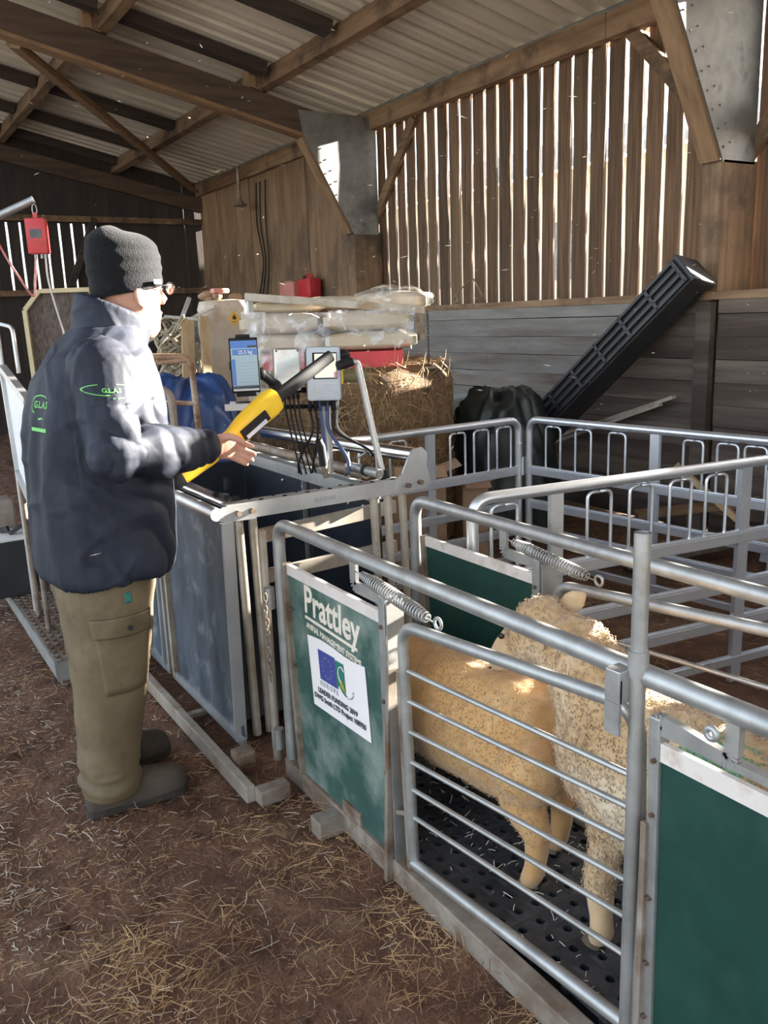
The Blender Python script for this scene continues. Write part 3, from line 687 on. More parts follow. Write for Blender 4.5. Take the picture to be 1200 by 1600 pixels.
# body: one continuous skin surface under the clothes
b = MB()
HY = radians(12)                                     # the head turns a little towards the crate
HC = Vector((.742, 2.575, 1.545)); HR = Matrix.Rotation(HY, 3, 'Z')
def hp_(x, y, z): return HC+HR @ Vector((x, y, z))
rows = [(-.135, .035, .030, .026), (-.125, .032, .045, .040), (-.10, .022, .066, .054), (-.07, .012, .078, .062), (-.04, .006, .085, .067), (-.005, .002, .090, .071), (.03, 0, .094, .074), (.06, -.002, .093, .074), (.09, -.005, .083, .066), (.11, -.006, .066, .052), (.125, -.006, .03, .025)]
rings = []
for z, xc, a, w_ in rows: rings.append([hp_(xc+a*cos(2*pi*k/28), w_*sin(2*pi*k/28), z) for k in range(28)])
b.rings(rings)
# nose, brow, cheeks, lips, chin, ears
b.tube([hp_(.088, 0, .022), hp_(.098, 0, .0), hp_(.112, 0, -.022), hp_(.100, 0, -.034)], [.008, .010, .014, .010], 10)
b.ball(hp_(.103, .011, -.030), .0095, 8, 6); b.ball(hp_(.103, -.011, -.030), .0095, 8, 6)
b.ball(hp_(.082, .0, .036), (.012, .045, .010), 12, 8, HR); b.ball(hp_(.062, -.035, -.02), (.022, .022, .026), 10, 8); b.ball(hp_(.062, .035, -.02), (.022, .022, .026), 10, 8)
b.ball(hp_(.086, 0, -.062), (.014, .026, .007), 12, 6, HR); b.ball(hp_(.083, 0, -.074), (.014, .024, .008), 12, 6, HR); b.ball(hp_(.070, 0, -.104), (.022, .024, .022), 12, 8)
for s_ in (-1, 1):
    b.ball(hp_(-.008, s_*.077, -.012), (.020, .009, .034), 12, 8, HR @ Matrix.Rotation(s_*radians(-18), 3, 'Z')); b.ball(hp_(-.002, s_*.075, -.042), (.010, .008, .012), 8, 6)
limb(b, [((.715, PY, 1.46), .060), ((.672, PY, 1.40), .064), ((.645, PY, 1.34), .075)])
torso(b, [(.80, .575, .12, .165), (.92, .59, .15, .17), (1.08, .60, .15, .18), (1.22, .61, .14, .195), (1.32, .625, .115, .19), (1.37, .635, .08, .12)], n=24)
SH_R, EL_R, WR_R = Vector((.60, 2.375, 1.335)), Vector((.578, 2.285, 1.115)), Vector((.885, 2.395, 1.092))
SH_L, EL_L, WR_L = Vector((.61, 2.775, 1.335)), Vector((.57, 2.86, 1.08)), Vector((.72, 2.80, .93))
for S, E_, W_ in ((SH_R, EL_R, WR_R), (SH_L, EL_L, WR_L)): limb(b, [(S, .052), (S.lerp(E_, .5), .047), (E_, .040), (E_.lerp(W_, .35), .040), (W_, .027)], 14)
for (yh, yk, ya, xk, xa) in ((2.49, 2.475, 2.475, .555, .512), (2.66, 2.675, 2.68, .575, .545)): limb(b, [((.575, yh, .82), .09), ((.57, yh, .62), .078), ((xk, yk, .44), .058), ((xk-.02, yk, .30), .054), ((xa, ya, .12), .036), ((xa+.03, ya, .05), .034)], 14)
# right hand closed round the wand: palm, four bent fingers, thumb
W_ = WR_R
def hand(mb, W_, palm_dir, up, side):
    pd = Vector(palm_dir).normalized(); up = Vector(up); up = (up-pd*up.dot(pd)).normalized(); sd = pd.cross(up).normalized()
    R = Matrix((pd, sd, up)).transposed()
    mb.ball(W_+pd*.045, (.046, .017, .036), 16, 10, R); mb.tube([W_-pd*.03, W_+pd*.03], [.026, .025], 14)
    mb.ball(W_+pd*.062+up*.012, (.030, .016, .028), 14, 8, R)
    tips = []
    for k, (h, l, cu) in enumerate(((.028, .067, .75), (.010, .074, .40), (-.008, .070, .30), (-.024, .056, .22))):
        p0 = W_+pd*.070+up*h; a = 0; pts = [(p0-pd*.012, .0100), (p0, .0100)]; q = p0
        for j, f in enumerate((.44, .32, .24)):
            a += cu*(.5, .6, .4)[j]; q = q+(pd*cos(a)+sd*side*sin(a)-up*(.18+.05*k))*(l*f); pts.append((q, .0094-.0009*j))
        limb(mb, pts, 10); tips.append((q, (pd*cos(a)+sd*side*sin(a)).normalized(), -sd*side))
    t0 = W_+pd*.022+up*.026+sd*side*.008; limb(mb, [(t0, .0145), (t0+pd*.024+up*.012+sd*side*.018, .0125), (t0+pd*.044+up*.008+sd*side*.034, .0108), (t0+pd*.060+up*.0+sd*side*.042, .0090)], 10)
    return tips
tips = hand(b, WR_R, (.96, .10, -.20), (.18, -.05, .98), 1)
# left fist inside the pocket
b.ball(WR_L+Vector((.03, 0, -.03)), (.04, .03, .035), 12, 8)
for k in range(4): limb(b, [(WR_L+Vector((.05, -.02+.014*k, -.03)), .009), (WR_L+Vector((.068, -.02+.014*k, -.055)), .0085), (WR_L+Vector((.052, -.02+.014*k, -.072)), .008)], 8)
limb(b, [(WR_L+Vector((.03, -.03, -.02)), .012), (WR_L+Vector((.055, -.04, -.04)), .010), (WR_L+Vector((.065, -.03, -.055)), .009)], 8)
me = remesh(b, .0042, 3); me.materials.append(M['skin']); body = link('body', me, person, smooth=True, fixn=False)
eye = MB()
for s_ in (-1, 1): eye.ball(hp_(.077, s_*.032, .012), .0115, 12, 8)
eye.build('eyes', pm('eye', (.75, .72, .70), rough=.2), person, smooth=True)
for q, d, nn in tips[:4]:
    m = MB(); R = frame((0, 0, 0), d, nn.cross(d)).to_3x3(); m.ball(q+d*.001+nn*.0062, (.0062, .0048, .0022), 10, 6, R); m.build('nail', M['nail'], body, smooth=True)

# jacket
j = MB()
torso(j, [(.735, .585, .185, .235), (.755, .588, .193, .240), (.80, .594, .198, .242), (.92, .602, .199, .245), (1.08, .606, .194, .240), (1.20, .610, .184, .235), (1.30, .618, .165, .225), (1.365, .630, .135, .200), (1.41, .645, .105, .155), (1.44, .662, .088, .110)], n=36, p=2.35)
torso(j, [(1.36, .655, .10, .12), (1.42, .675, .096, .098, -.30), (1.478, .690, .097, .095, -.44), (1.496, .693, .096, .094, -.46)], n=30, p=2.1)
limb(j, [(SH_R+Vector((0, .035, .0)), .088), (SH_R, .086), (SH_R.lerp(EL_R, .5), .083), (EL_R, .078), (EL_R.lerp(WR_R, .3), .074), (EL_R.lerp(WR_R, .7), .060), (EL_R.lerp(WR_R, .93), .053)], 18)
j.tube([EL_R.lerp(WR_R, .8), EL_R.lerp(WR_R, .985)], [.053, .049], 18)
limb(j, [(SH_L-Vector((0, .035, 0)), .086), (SH_L, .082), (SH_L.lerp(EL_L, .5), .076), (EL_L, .070), (WR_L, .062)], 18)
me = remesh(j, .0048, 4)
def folds(p, n):
    q = Vector((p.x*5, p.y*5, p.z*2.4+p.x*1.5)); d = .011*noise.noise(q)
    r = 1-abs(noise.noise(Vector((p.x*8+p.z*1.2, p.y*8, p.z*1.5-p.x*1.2))))*3.0
    d += .0055*max(-.35, r)
    r2 = 1-abs(noise.noise(Vector((p.x*5+p.z*4, p.y*5+3, p.z*5-p.x*4))))*6.0; d += .004*max(0, r2)
    if p.y < 2.40 and p.z < 1.25:                     # creases round the bent elbow and along the forearm
        s_ = max(0, 1-abs(p.x-.66)/.22); d += .007*s_*(abs(sin(p.x*34+p.z*26+3*noise.noise(p*8)))*2-1)
        c_ = max(0, 1-abs(p.x-.86)/.05); d += .003*c_*sin(p.x*180)
    if p.x < .50 and p.z < 1.40: d += .006*sin(p.y*55+3*noise.noise(Vector((p.x*4, p.y*4, p.z*3))))*min(1, (1.4-p.z)*4)*max(0, 1-abs(p.z-1.15)/.35)
    return p+n*d
displace(me, folds)
# open the hem, the collar and the right cuff
bm = bmesh.new(); bm.from_mesh(me)
kill = [f for f in bm.faces if (f.calc_center_median().z < .742 and f.normal.z < -.6) or (f.calc_center_median().z > 1.40 and f.normal.z > .55 and (Vector((.69, PY))-f.calc_center_median().xy).length < .082) or ((f.calc_center_median()-WR_R).length < .062 and f.normal.dot((WR_R-EL_R).normalized()) > .75)]
bmesh.ops.delete(bm, geom=kill, context='FACES'); bm.to_mesh(me); bm.free()
me.materials.append(M['jacket']); jk = link('jacket', me, person, smooth=True, fixn=False)
sol = jk.modifiers.new('thick', 'SOLIDIFY'); sol.thickness = .004; sol.offset = -1
jbvh = BVHTree.FromPolygons([v.co.copy() for v in me.vertices], [tuple(p.vertices) for p in me.polygons])
def print_on(mesh, o, ux, uy, dirn, bvh, mat, name, parent, off=.0012):
    F_ = frame(o, ux, uy); dirn = Vector(dirn).normalized()
    for v in mesh.vertices:
        p = F_ @ v.co; h = bvh.ray_cast(p-dirn*.2, dirn, .5)
        v.co = (h[0]-dirn*off) if h[0] is not None else p
    mesh.materials.append(mat); return link(name, mesh, parent, fixn=False)
def flat_line(pts, w_):
    m = MB(); pts = [Vector((*p, 0)) for p in pts]
    for a, b_ in zip(pts, pts[1:]):
        d = (b_-a).normalized(); s_ = Vector((-d.y, d.x, 0))*w_/2; m.add([a-s_, b_-s_, b_+s_, a+s_], [(0, 1, 2, 3)])
    return m.mesh('l')
so, sx, sy, sd_ = Vector((.585, 2.27, 1.285)), (1, .12, -.06), (.06, 0, 1), (-.12, 1, 0)
print_on(text_mesh('G.L.A.S', .016, 0, True), so, sx, sy, sd_, jbvh, M['lime'], 'lettering', jk)
print_on(flat_line([(-.015+.045*cos(a)-.0, .002+.014*sin(a)) for a in [1.9+k*.25 for k in range(13)]], .0022), so, sx, sy, sd_, jbvh, M['lime'], 'emblem_swoosh', jk)
print_on(flat_line([(.01+.045*cos(a), .002+.014*sin(a)) for a in [1.5-k*.2 for k in range(8)]], .0022), so, sx, sy, sd_, jbvh, M['lime'], 'emblem_swoosh', jk)
print_on(text_mesh('- -~', .020, 0, True), so+Vector((.012, 0, -.019)), sx, sy, sd_, jbvh, M['lime'], 'emblem_mark', jk)
bo, bx_, by_, bd = Vector((.41, 2.46, 1.245)), (.55, -.83, 0), (.12, .1, 1), (.83, .55, 0)
print_on(text_mesh('G.L.A.S', .026, 0, True), bo, bx_, by_, bd, jbvh, M['lime'], 'lettering', jk)
print_on(flat_line([(-.005+.055*cos(a), .0+.026*sin(a)) for a in [.9+k*.25 for k in range(14)]], .003), bo, bx_, by_, bd, jbvh, M['lime'], 'emblem_swoosh', jk)
print_on(text_mesh('-~', .034, 0, True), bo+Vector((0, 0, -.035)), bx_, by_, bd, jbvh, M['lime'], 'emblem_mark', jk)
print_on(flat_line([(-.045, -.066), (.045, -.066)], .010), bo, bx_, by_, bd, jbvh, M['lime'], 'emblem_strip', jk)
# cuff tab and pocket flap seams
m = MB(); m.bar(EL_R.lerp(WR_R, .86)+Vector((0, -.056, -.012)), EL_R.lerp(WR_R, .86)+Vector((.004, -.050, .03)), .006, .028, up=(1, 0, 0)); m.build('cuff_tab', M['jacket'], jk)

# trousers
tr = MB()
torso(tr, [(.68, .572, .142, .20), (.76, .572, .148, .205), (.86, .58, .14, .19)], n=30)
for (yc, rows) in ((2.478, [(.80, .568, .140, .105), (.70, .566, .138, .108), (.60, .564, .124, .104), (.50, .558, .114, .100), (.40, .545, .105, .095), (.30, .534, .099, .090), (.20, .522, .090, .085), (.12, .514, .085, .082), (.085, .514, .088, .086), (.055, .512, .082, .082)]),
                   (2.672, [(.80, .575, .135, .10), (.70, .575, .13, .105), (.55, .575, .112, .10), (.40, .568, .10, .092), (.25, .556, .092, .086), (.14, .548, .085, .082), (.10, .55, .086, .084), (.07, .55, .08, .08)])):
    torso(tr, rows, yc=yc, n=24, p=2.1)
me = remesh(tr, .006, 4)
def tfold(p, n):
    d = .008*noise.noise(Vector((p.x*7, p.y*7, p.z*3.0)))+.004*max(-.3, 1-abs(noise.noise(Vector((p.x*10+p.z*4, p.y*8, p.z*6))))*2.4)
    if p.z < .22: d += .006*(1-2*abs(noise.noise(Vector((p.x*8, p.y*8, p.z*22)))))*max(0, 1-abs(p.z-.13)/.11)+.003*sin(p.z*90+p.x*40)*max(0, 1-abs(p.z-.10)/.06)
    return p+n*d
displace(me, tfold); me.materials.append(M['trouser']); tro = link('trousers', me, person, smooth=True, fixn=False)
tb = BVHTree.FromPolygons([v.co.copy() for v in me.vertices], [tuple(p.vertices) for p in me.polygons])
def tpatch(pts, thick, name, mat, nu=14, nv=8):
    V = []; F = []; a, b_, c, d_ = [Vector(p) for p in pts]
    for jj in range(nv+1):
        for ii in range(nu+1):
            u, v = ii/nu, jj/nv; p = (a*(1-u)+b_*u)*(1-v)+(d_*(1-u)+c*u)*v; h = tb.ray_cast(p+Vector((0, -.2, 0)), Vector((0, 1, 0)), .6)
            V.append((h[0] if h[0] is not None else p)+Vector((0, -thick, 0)))
    for jj in range(nv):
        for ii in range(nu): q = jj*(nu+1)+ii; F.append((q, q+1, q+nu+2, q+nu+1))
    m = MB(); m.add(V, F); o = m.build(name, mat, tro, smooth=True); s_ = o.modifiers.new('t', 'SOLIDIFY'); s_.thickness = .006; return o
tpatch([(.505, 2.3, .40), (.645, 2.3, .40), (.655, 2.3, .60), (.49, 2.3, .60)], .004, 'cargo_pocket', M['trouser'])
tpatch([(.485, 2.3, .58), (.66, 2.3, .575), (.665, 2.3, .635), (.48, 2.3, .64)], .010, 'pocket_flap', M['trouser'])
tpatch([(.585, 2.3, .675), (.605, 2.3, .675), (.605, 2.3, .705), (.585, 2.3, .705)], .004, 'brand_tab', M['flaggreen'], 4, 4)
h = tb.ray_cast(Vector((.59, 2.2, .602)), Vector((0, 1, 0)), .6)[0]
m = MB(); m.tube([h+Vector((0, -.008, 0)), h+Vector((0, -.015, 0))], .008, 10); m.build('snap_button', M['gun'], tro, smooth='auto')
# boots
for (xh, xt, y, rot, who) in ((.428, .742, 2.472, radians(0), 0), (.47, .772, 2.712, radians(4), 1)):
    R = Matrix.Rotation(rot, 3, 'Z'); L = xt-xh; m = MB(); rings = []
    for u, wd, hh in ((0.0, .026, .060), (.04, .036, .105), (.14, .041, .125), (.30, .042, .118), (.42, .047, .105), (.58, .053, .088), (.74, .057, .078), (.88, .053, .070), (.96, .040, .054), (1.0, .018, .032)):
        c = Vector((u*L, 0, .018)); rg = []
        for k in range(18):
            a = 2*pi*k/18; yy = wd*cos(a); zz = (hh if sin(a) > 0 else .014)*sin(a)
            rg.append(Vector((xh, y, 0))+R @ (c+Vector((0, yy, zz))))
        rings.append(rg)
    m.rings(rings); bt = m.build('boot', M['boot'], person, smooth=True); sb = bt.modifiers.new('s', 'SUBSURF'); sb.levels = 1; sb.render_levels = 1
    m = MB(); out2 = [(0.0, .020), (.03, .034), (.14, .043), (.32, .042), (.48, .046), (.66, .055), (.82, .056), (.93, .047), (.985, .028), (1.008, .0)]
    poly = [(u*L, w_) for u, w_ in out2]+[(u*L, -w_) for u, w_ in reversed(out2[:-1])]
    o3 = Vector((xh, y, .0)); m.prism(poly, .020, o3, R @ Vector((1, 0, 0)), R @ Vector((0, 1, 0))); m.build('sole', M['sole'], bt)
# beanie
m = MB(); rings = []
prof = [(-.018, 1.02), (-.010, 1.11), (.0, 1.12), (.012, 1.115), (.022, 1.09), (.030, 1.10), (.042, 1.14), (.052, 1.105), (.062, 1.09), (.074, 1.13), (.086, 1.09), (.094, 1.05), (.106, 1.05), (.118, .98), (.130, .84), (.140, .66), (.147, .42), (.150, .15)]
for z, s_ in prof:
    rg = []
    for k in range(40):
        a = 2*pi*k/40; base = .098*s_; x = base*cos(a); y = base*.81*sin(a); back = max(0, -cos(a))
        zz = z*(1.0)+.012*cos(a)*max(0, 1-z/.1)+back*.018*(z/.15)
        rip = 1+.018*back*sin(z*330)
        rg.append(hp_(x*rip-.004-back*.010*(z/.12), y, zz+.018+.010*(z > .03)*0))
    rings.append(rg)
m.rings(rings, cap=False); m.f.append(tuple(len(m.v)-40+k for k in range(40))); m.mi.append(0)
ht = m.build('beanie', M['wool_hat'], person, smooth=True); s_ = ht.modifiers.new('s', 'SUBSURF'); s_.levels = 1; s_.render_levels = 2
s_ = ht.modifiers.new('t', 'SOLIDIFY'); s_.thickness = .004
m = MB(); m.box(hp_(.045, -.0925, .024), (.034, .002, .012), HR @ Matrix.Rotation(radians(24), 3, 'Z')); m.build('beanie_tag', M['cream_text'], ht)
# spectacles
gl = MB()
for s_ in (-1, 1):
    c = hp_(.118, s_*.034, .008); gl.tube([c+HR @ Vector((0, .024*cos(a), .018*sin(a))) for a in [k*pi/9 for k in range(18)]], .0016, 6, closed=True)
    gl.tube([hp_(.118, s_*.058, .014), hp_(.10, s_*.073, .016), hp_(.0, s_*.083, .010)], .0016, 6)
gl.tube([hp_(.119, .010, .012), hp_(.121, 0, .015), hp_(.119, -.010, .012)], .0016, 6)
go = gl.build('spectacles', M['gun'], person, smooth=True)
for s_ in (-1, 1):
    m = MB(); c = hp_(.118, s_*.034, .008); m.add([c+HR @ Vector((0, .0235*cos(a), .0175*sin(a))) for a in [k*pi/10 for k in range(20)]]+[c+HR @ Vector((.0012, .0235*cos(a), .0175*sin(a))) for a in [k*pi/10 for k in range(20)]], [tuple(range(20)), tuple(range(39, 19, -1))]+[(k, (k+1) % 20, 20+(k+1) % 20, 20+k) for k in range(20)]); m.build('lens', M['lens'], go)

# ------------------------------------------------------------------ sheep
M['fleece'] = pm('fleece', (.44, .27, .125), (.62, .44, .25), 7, .85, sheen=.4, c3=(.70, .58, .42), c3s=3.5, c3t=(.52, .75))
M['fleecetan'] = pm('golden_fleece', (.47, .25, .085), (.60, .36, .145), 6, .85, sheen=.4, c3=(.66, .48, .28), c3s=3.0, c3t=(.55, .78))
M['face'] = pm('sheep_face', (.55, .36, .20), (.66, .48, .31), 14, .8, sheen=.3)
M['greenmark'] = pm('green_marker_spray', (.10, .33, .20), (.34, .46, .30), 45, .8)
M['hoof'] = pm('hoof', (.10, .07, .045), (.18, .13, .09), 20, .6)
M['eyeb'] = pm('sheep_eye', (.02, .012, .008), rough=.15)
def sheep(label, base, body_rows, neck, head, legs, fleece_mat, mark=None, tufts=9000, seed=3, lk=1.0, wl=1.0, face_dir=Vector((0, 1, 0))):
    rnd = random.Random(seed)
    t = thing('sheep', label, 'sheep', base, group='sheep in the race')
    b = MB(); rings = []
    for (y, x, z, hw, hh) in body_rows: rings.append(ellipse((x, y, z), (hw, 0, 0), (0, 0, hh), 24, 2.15))
    b.rings(rings)
    for row in (body_rows[0], body_rows[-1]): b.ball((row[1], row[0], row[2]), (row[3]*.97, .03, row[4]*.97), 16, 10)
    limb(b, neck, 18)
    hc, fwd, up = Vector(head[0]), Vector(head[1]).normalized(), Vector(head[2])
    up = (up-fwd*up.dot(fwd)).normalized(); sd = fwd.cross(up)
    R = Matrix((fwd, sd, up)).transposed()
    hs = head[3] if len(head) > 3 else 1.0
    hpnt = lambda a, s_, u: hc+(fwd*a+sd*s_+up*u)*hs
    b.ball(hpnt(0, 0, 0), (.068*hs, .056*hs, .058*hs), 18, 12, R)                     # skull
    b.tube([hpnt(.02, 0, -.006), hpnt(.07, 0, -.020), hpnt(.115, 0, -.034), hpnt(.140, 0, -.044)], [.052*hs, .044*hs, .034*hs, .027*hs], 16)   # muzzle
    b.ball(hpnt(.140, 0, -.044), (.022*hs, .026*hs, .026*hs), 12, 8, R); b.ball(hpnt(.07, 0, -.048), (.06*hs, .028*hs, .022*hs), 14, 8, R)
    b.ball(hpnt(-.02, 0, .038), (.06*hs, .046*hs, .034*hs), 14, 8, R)               # woolly poll
    for pts in legs: limb(b, pts, 14)
    me = remesh(b, .007, 4)
    low = lambda p: min(1, max(0, (p.z-.20)/.10))
    def wooly(p, n):
        k = low(p); dh = (p-hc).dot(fwd); k *= 1-min(1, max(0, (dh-.03)/.04))
        v = noise.voronoi(p*38)[0][0]; return p+n*(k*(.006*wl*(1-v*2.0)+.010*noise.noise(p*9))+.0015*noise.noise(p*40))
    displace(me, wooly); me.materials.append(fleece_mat); me.materials.append(M['face']); me.materials.append(M['greenmark'])
    for po in me.polygons:
        c = po.center
        if (c-hc).dot(fwd) > .06: po.material_index = 1
        elif mark is not None and (c-mark[0]).length < mark[1]*(.5+.9*abs(noise.noise(c*25))): po.material_index = 2
    body = link('body', me, t, smooth=True, fixn=False)
    # fleece: short crimped locks over the body
    polys = [po for po in me.polygons if po.center.z > .22 and (po.center-hc).dot(fwd) < .055]
    cum = []; s_ = 0
    for po in polys: s_ += po.area; cum.append(s_)
    import bisect
    f = MB()
    for k in range(tufts):
        po = polys[bisect.bisect(cum, rnd.random()*s_)]; c = po.center.copy(); n = po.normal.copy()
        c += Vector((rnd.uniform(-.004, .004), rnd.uniform(-.004, .004), rnd.uniform(-.004, .004)))
        down = (Vector((0, -.25, -1))-n*n.dot(Vector((0, -.25, -1))))
        if down.length < .25: down = Vector((rnd.uniform(-1, 1), rnd.uniform(-1, 1), 0))
        down = down.normalized(); g = n.cross(down).normalized()
        Ln = rnd.uniform(.005, .009)*lk; w_ = rnd.uniform(.0014, .0023)*lk; d = (down+g*rnd.uniform(-.5, .5)).normalized(); g = n.cross(d).normalized()
        b0 = c+n*.0005; mid = c+d*Ln*.5+n*rnd.uniform(.0012, .0028)*lk; tip = c+d*Ln+n*rnd.uniform(.0, .0012)
        f.cur = 1 if (mark is not None and (c-mark[0]).length < mark[1]*(.75+.7*abs(noise.noise(c*25))+.25*rnd.random())) else 0
        f.add([b0, mid-g*w_, mid+n*w_*.9, mid+g*w_, tip], [(0, 1, 2), (0, 2, 3), (1, 4, 2), (2, 4, 3), (0, 3, 1), (1, 3, 4)])
    fl_ = f.build('fleece_locks', [fleece_mat, M['greenmark']], t, smooth=True, fixn=True); fl_['kind'] = 'stuff'
    for s_ in (-1, 1):
        m = MB(); rings = []
        e0 = hpnt(-.045, s_*.044, .030 if s_ > 0 else .004); ed = (sd*s_*.45-fwd*.85+up*.35).normalized() if s_ > 0 else (sd*s_*.5-fwd*.7-up*.45).normalized(); en = (fwd*.55+sd*s_*.5).normalized(); ew = ed.cross(en).normalized(); en = ew.cross(ed)
        for u, w_, dp in ((0, .010, .009), (.2, .021, .008), (.45, .026, .007), (.7, .022, .006), (.9, .010, .004), (1, .003, .002)):
            rings.append(ellipse(e0+ed*u*.072, ew*w_, en*dp, 12))
        m.rings(rings); m.build('ear', fleece_mat, t, smooth=True)
        m = MB(); m.ball(hpnt(.060, s_*.0435, .008), (.009, .006, .007), 10, 8, R); m.build('eye', M['eyeb'], t, smooth=True)
    m = MB(); m.tube([hpnt(.162, -.012, -.034), hpnt(.158, -.016, -.040)], .003, 6); m.tube([hpnt(.162, .012, -.034), hpnt(.158, .016, -.040)], .003, 6); m.tube([hpnt(.158, -.018, -.058), hpnt(.163, 0, -.056), hpnt(.158, .018, -.058)], .0022, 6); m.build('nostrils', M['eyeb'], t, smooth=True)
    for pts in legs:
        q = Vector(pts[-1][0]); m = MB()
        for s_ in (-1, 1):
            rings = [ellipse((q.x+s_*.010, q.y+dy, q.z+dz), (w_, 0, 0), (0, l, 0), 12) for dz, w_, l, dy in ((.008, .011, .016, 0), (-.010, .012, .022, .006), (-.022, .0125, .026, .010))]
            m.rings(rings)
        m.build('hoof', M['hoof'], t, smooth='auto')
    return t
ZF = .073
def fleg(x, y, top): # front leg: shoulder, wrist ("knee"), foot
    return [((x+.02, y-.01, top), .062), ((x+.008, y+.0, .36), .044), ((x, y+.008, .27), .038), ((x, y+.012, .225), .034), ((x, y+.004, .16), .026), ((x, y+.0, .12), .027), ((x, y+.014, ZF+.024), .024)]
def hleg(x, y, top): # hind leg: thigh, knee forward, hock back, shank
    return [((x, y, top), .085), ((x, y+.045, .38), .066), ((x, y+.02, .30), .050), ((x, y-.035, .235), .034), ((x, y-.03, .17), .027), ((x, y-.02, .125), .027), ((x, y-.006, ZF+.024), .024)]
sheep('cream sheep with its head raised behind the barred gate, green spray on its back', (1.30, .85, .07),
      [(.02, 1.31, .46, .09, .11), (.06, 1.31, .475, .125, .15), (.16, 1.31, .485, .15, .175), (.35, 1.305, .485, .160, .185), (.58, 1.305, .485, .160, .185), (.80, 1.305, .49, .150, .18), (.98, 1.305, .495, .142, .178), (1.12, 1.305, .495, .130, .168), (1.22, 1.305, .50, .112, .145), (1.29, 1.305, .505, .085, .11)],
      [((1.305, 1.05, .53), .13), ((1.305, 1.17, .57), .122), ((1.305, 1.25, .635), .100), ((1.305, 1.305, .695), .080), ((1.30, 1.37, .715), .070)],
      ((1.29, 1.425, .712), (-.08, 1, -.44), (0, .3, 1), 1.12),
      [fleg(1.225, 1.135, .45), fleg(1.385, 1.06, .45), hleg(1.22, .16, .46), hleg(1.39, .14, .46)],
      M['fleece'], mark=(Vector((1.225, .875, .635)), .085), tufts=42000, seed=5)
sheep('golden tan sheep with its head lowered ahead of the cream one', (1.30, 1.75, .07),
      [(1.365, 1.305, .385, .08, .10), (1.40, 1.305, .402, .115, .138), (1.48, 1.305, .408, .145, .16), (1.60, 1.305, .402, .155, .166), (1.78, 1.30, .388, .155, .166), (1.94, 1.30, .38, .145, .16), (2.06, 1.30, .395, .12, .14), (2.13, 1.30, .39, .09, .11)],
      [((1.30, 2.06, .40), .11), ((1.30, 2.16, .39), .085), ((1.30, 2.235, .37), .068)],
      ((1.30, 2.29, .35), (0, .75, -.7), (0, .6, .8)),
      [fleg(1.225, 2.0, .38), fleg(1.38, 1.97, .38), hleg(1.232, 1.385, .39), hleg(1.385, 1.46, .39)],
      M['fleecetan'], tufts=26000, seed=9, lk=.7, wl=.45)

# ------------------------------------------------------------------ devices on the crate
M['yellow'] = pm('yellow_plastic', (.78, .50, .02), (.84, .57, .04), 12, .38, c3=(.5, .33, .05), c3s=12, c3t=(.66, .8))
M['greyplate'] = pm('grey_faceplate', (.50, .56, .62), (.58, .63, .68), 8, .35, c3=(.38, .38, .36), c3s=12, c3t=(.6, .75))
M['brushed'] = pm('brushed_cover', (.42, .43, .44), (.62, .63, .64), 5, .3, metal=.85, stretch=(1, 1, 4), c3=(.4, .35, .29), c3s=6, c3t=(.55, .7))
M['lcd'] = pm('lit_display', (.55, .55, .42), rough=.2, emit=((.9, .9, .72), .35))
M['phone_blue'] = pm('screen_blue', (.04, .14, .42), rough=.2, emit=((.04, .16, .5), .12))
M['phone_pale'] = pm('screen_pale', (.24, .34, .40), rough=.25, emit=((.42, .60, .70), .10))
M['phone_dark'] = pm('screen_dark', (.02, .03, .07), rough=.2)
M['white'] = pm('white_plastic', (.66, .66, .64), (.74, .74, .72), 8, .5, c3=(.5, .46, .4), c3s=8, c3t=(.6, .75))
M['cableblue'] = pm('blue_cable', (.05, .08, .18), rough=.45)
M['red'] = pm('red_plastic', (.48, .025, .03), (.58, .04, .045), 10, .4, c3=(.4, .08, .07), c3s=7, c3t=(.6, .75))
M['redcable'] = pm('red_cable', (.45, .08, .08), (.6, .3, .28), 30, .5)
M['keys'] = pm('keypad_key', (.62, .67, .72), rough=.4)
M['pinkkey'] = pm('pink_label', (.72, .30, .42), rough=.5)

def local(o, ux, uy): return frame(o, ux, uy)
def put(mb, Mx): mb.v = [tuple(Mx @ Vector(p)) for p in mb.v]; return mb
# scale indicator: faces the user, tilted back
ind = thing('scale_indicator', 'grey and yellow weigh scale indicator with a lit display and keypad', 'scale indicator', (1.50, 2.80, .87))
Mi = local((1.462, 2.742, 1.255), (.90, -.36, -.02), (-.02, .05, 1))          # local x right, y up, z towards the viewer
put(MB().box((.0, 0, -.045), (.120, .186, .085), ch=.018), Mi).build('housing', M['black'], ind, smooth='auto')
put(MB().box((0, 0, 0), (.124, .192, .012), ch=.012), Mi).build('faceplate', M['greyplate'], ind, smooth='auto')
put(MB().box((.068, -.01, -.045), (.012, .06, .06), ch=.004), Mi).build('yellow_side', M['yellow'], ind)
lb = put(MB().box((.0755, -.028, -.045), (.002, .010, .045)), Mi).build('side_label', M['ink'], ind)
put(MB().ball((.075, .065, -.035), (.03, .02, .03), 14, 8), Mi).build('side_grip', M['black'], ind, smooth=True)
put(MB().box((.005, .028, .0065), (.088, .094, .003), ch=.001), Mi).build('bezel', M['black'], ind)
put(MB().box((.007, .028, .0085), (.078, .085, .002)), Mi).build('display', M['lcd'], ind)
put(MB().box((.042, -.005, .0098), (.010, .022, .002)), Mi).build('pink_label', M['pinkkey'], ind)
kme = put(MB().box((0, 0, 0), (.0066, .0052, .003), ch=.001), Mi.to_3x3().to_4x4()).mesh('key'); kme.materials.append(M['keys'])
for r in range(5):
    for c in range(9 if r < 3 else 5): piece('key', kme, ind, Mi @ Vector((-.045+.0105*c+(.03 if r >= 3 else 0), -.036-.0105*r, .0072)))
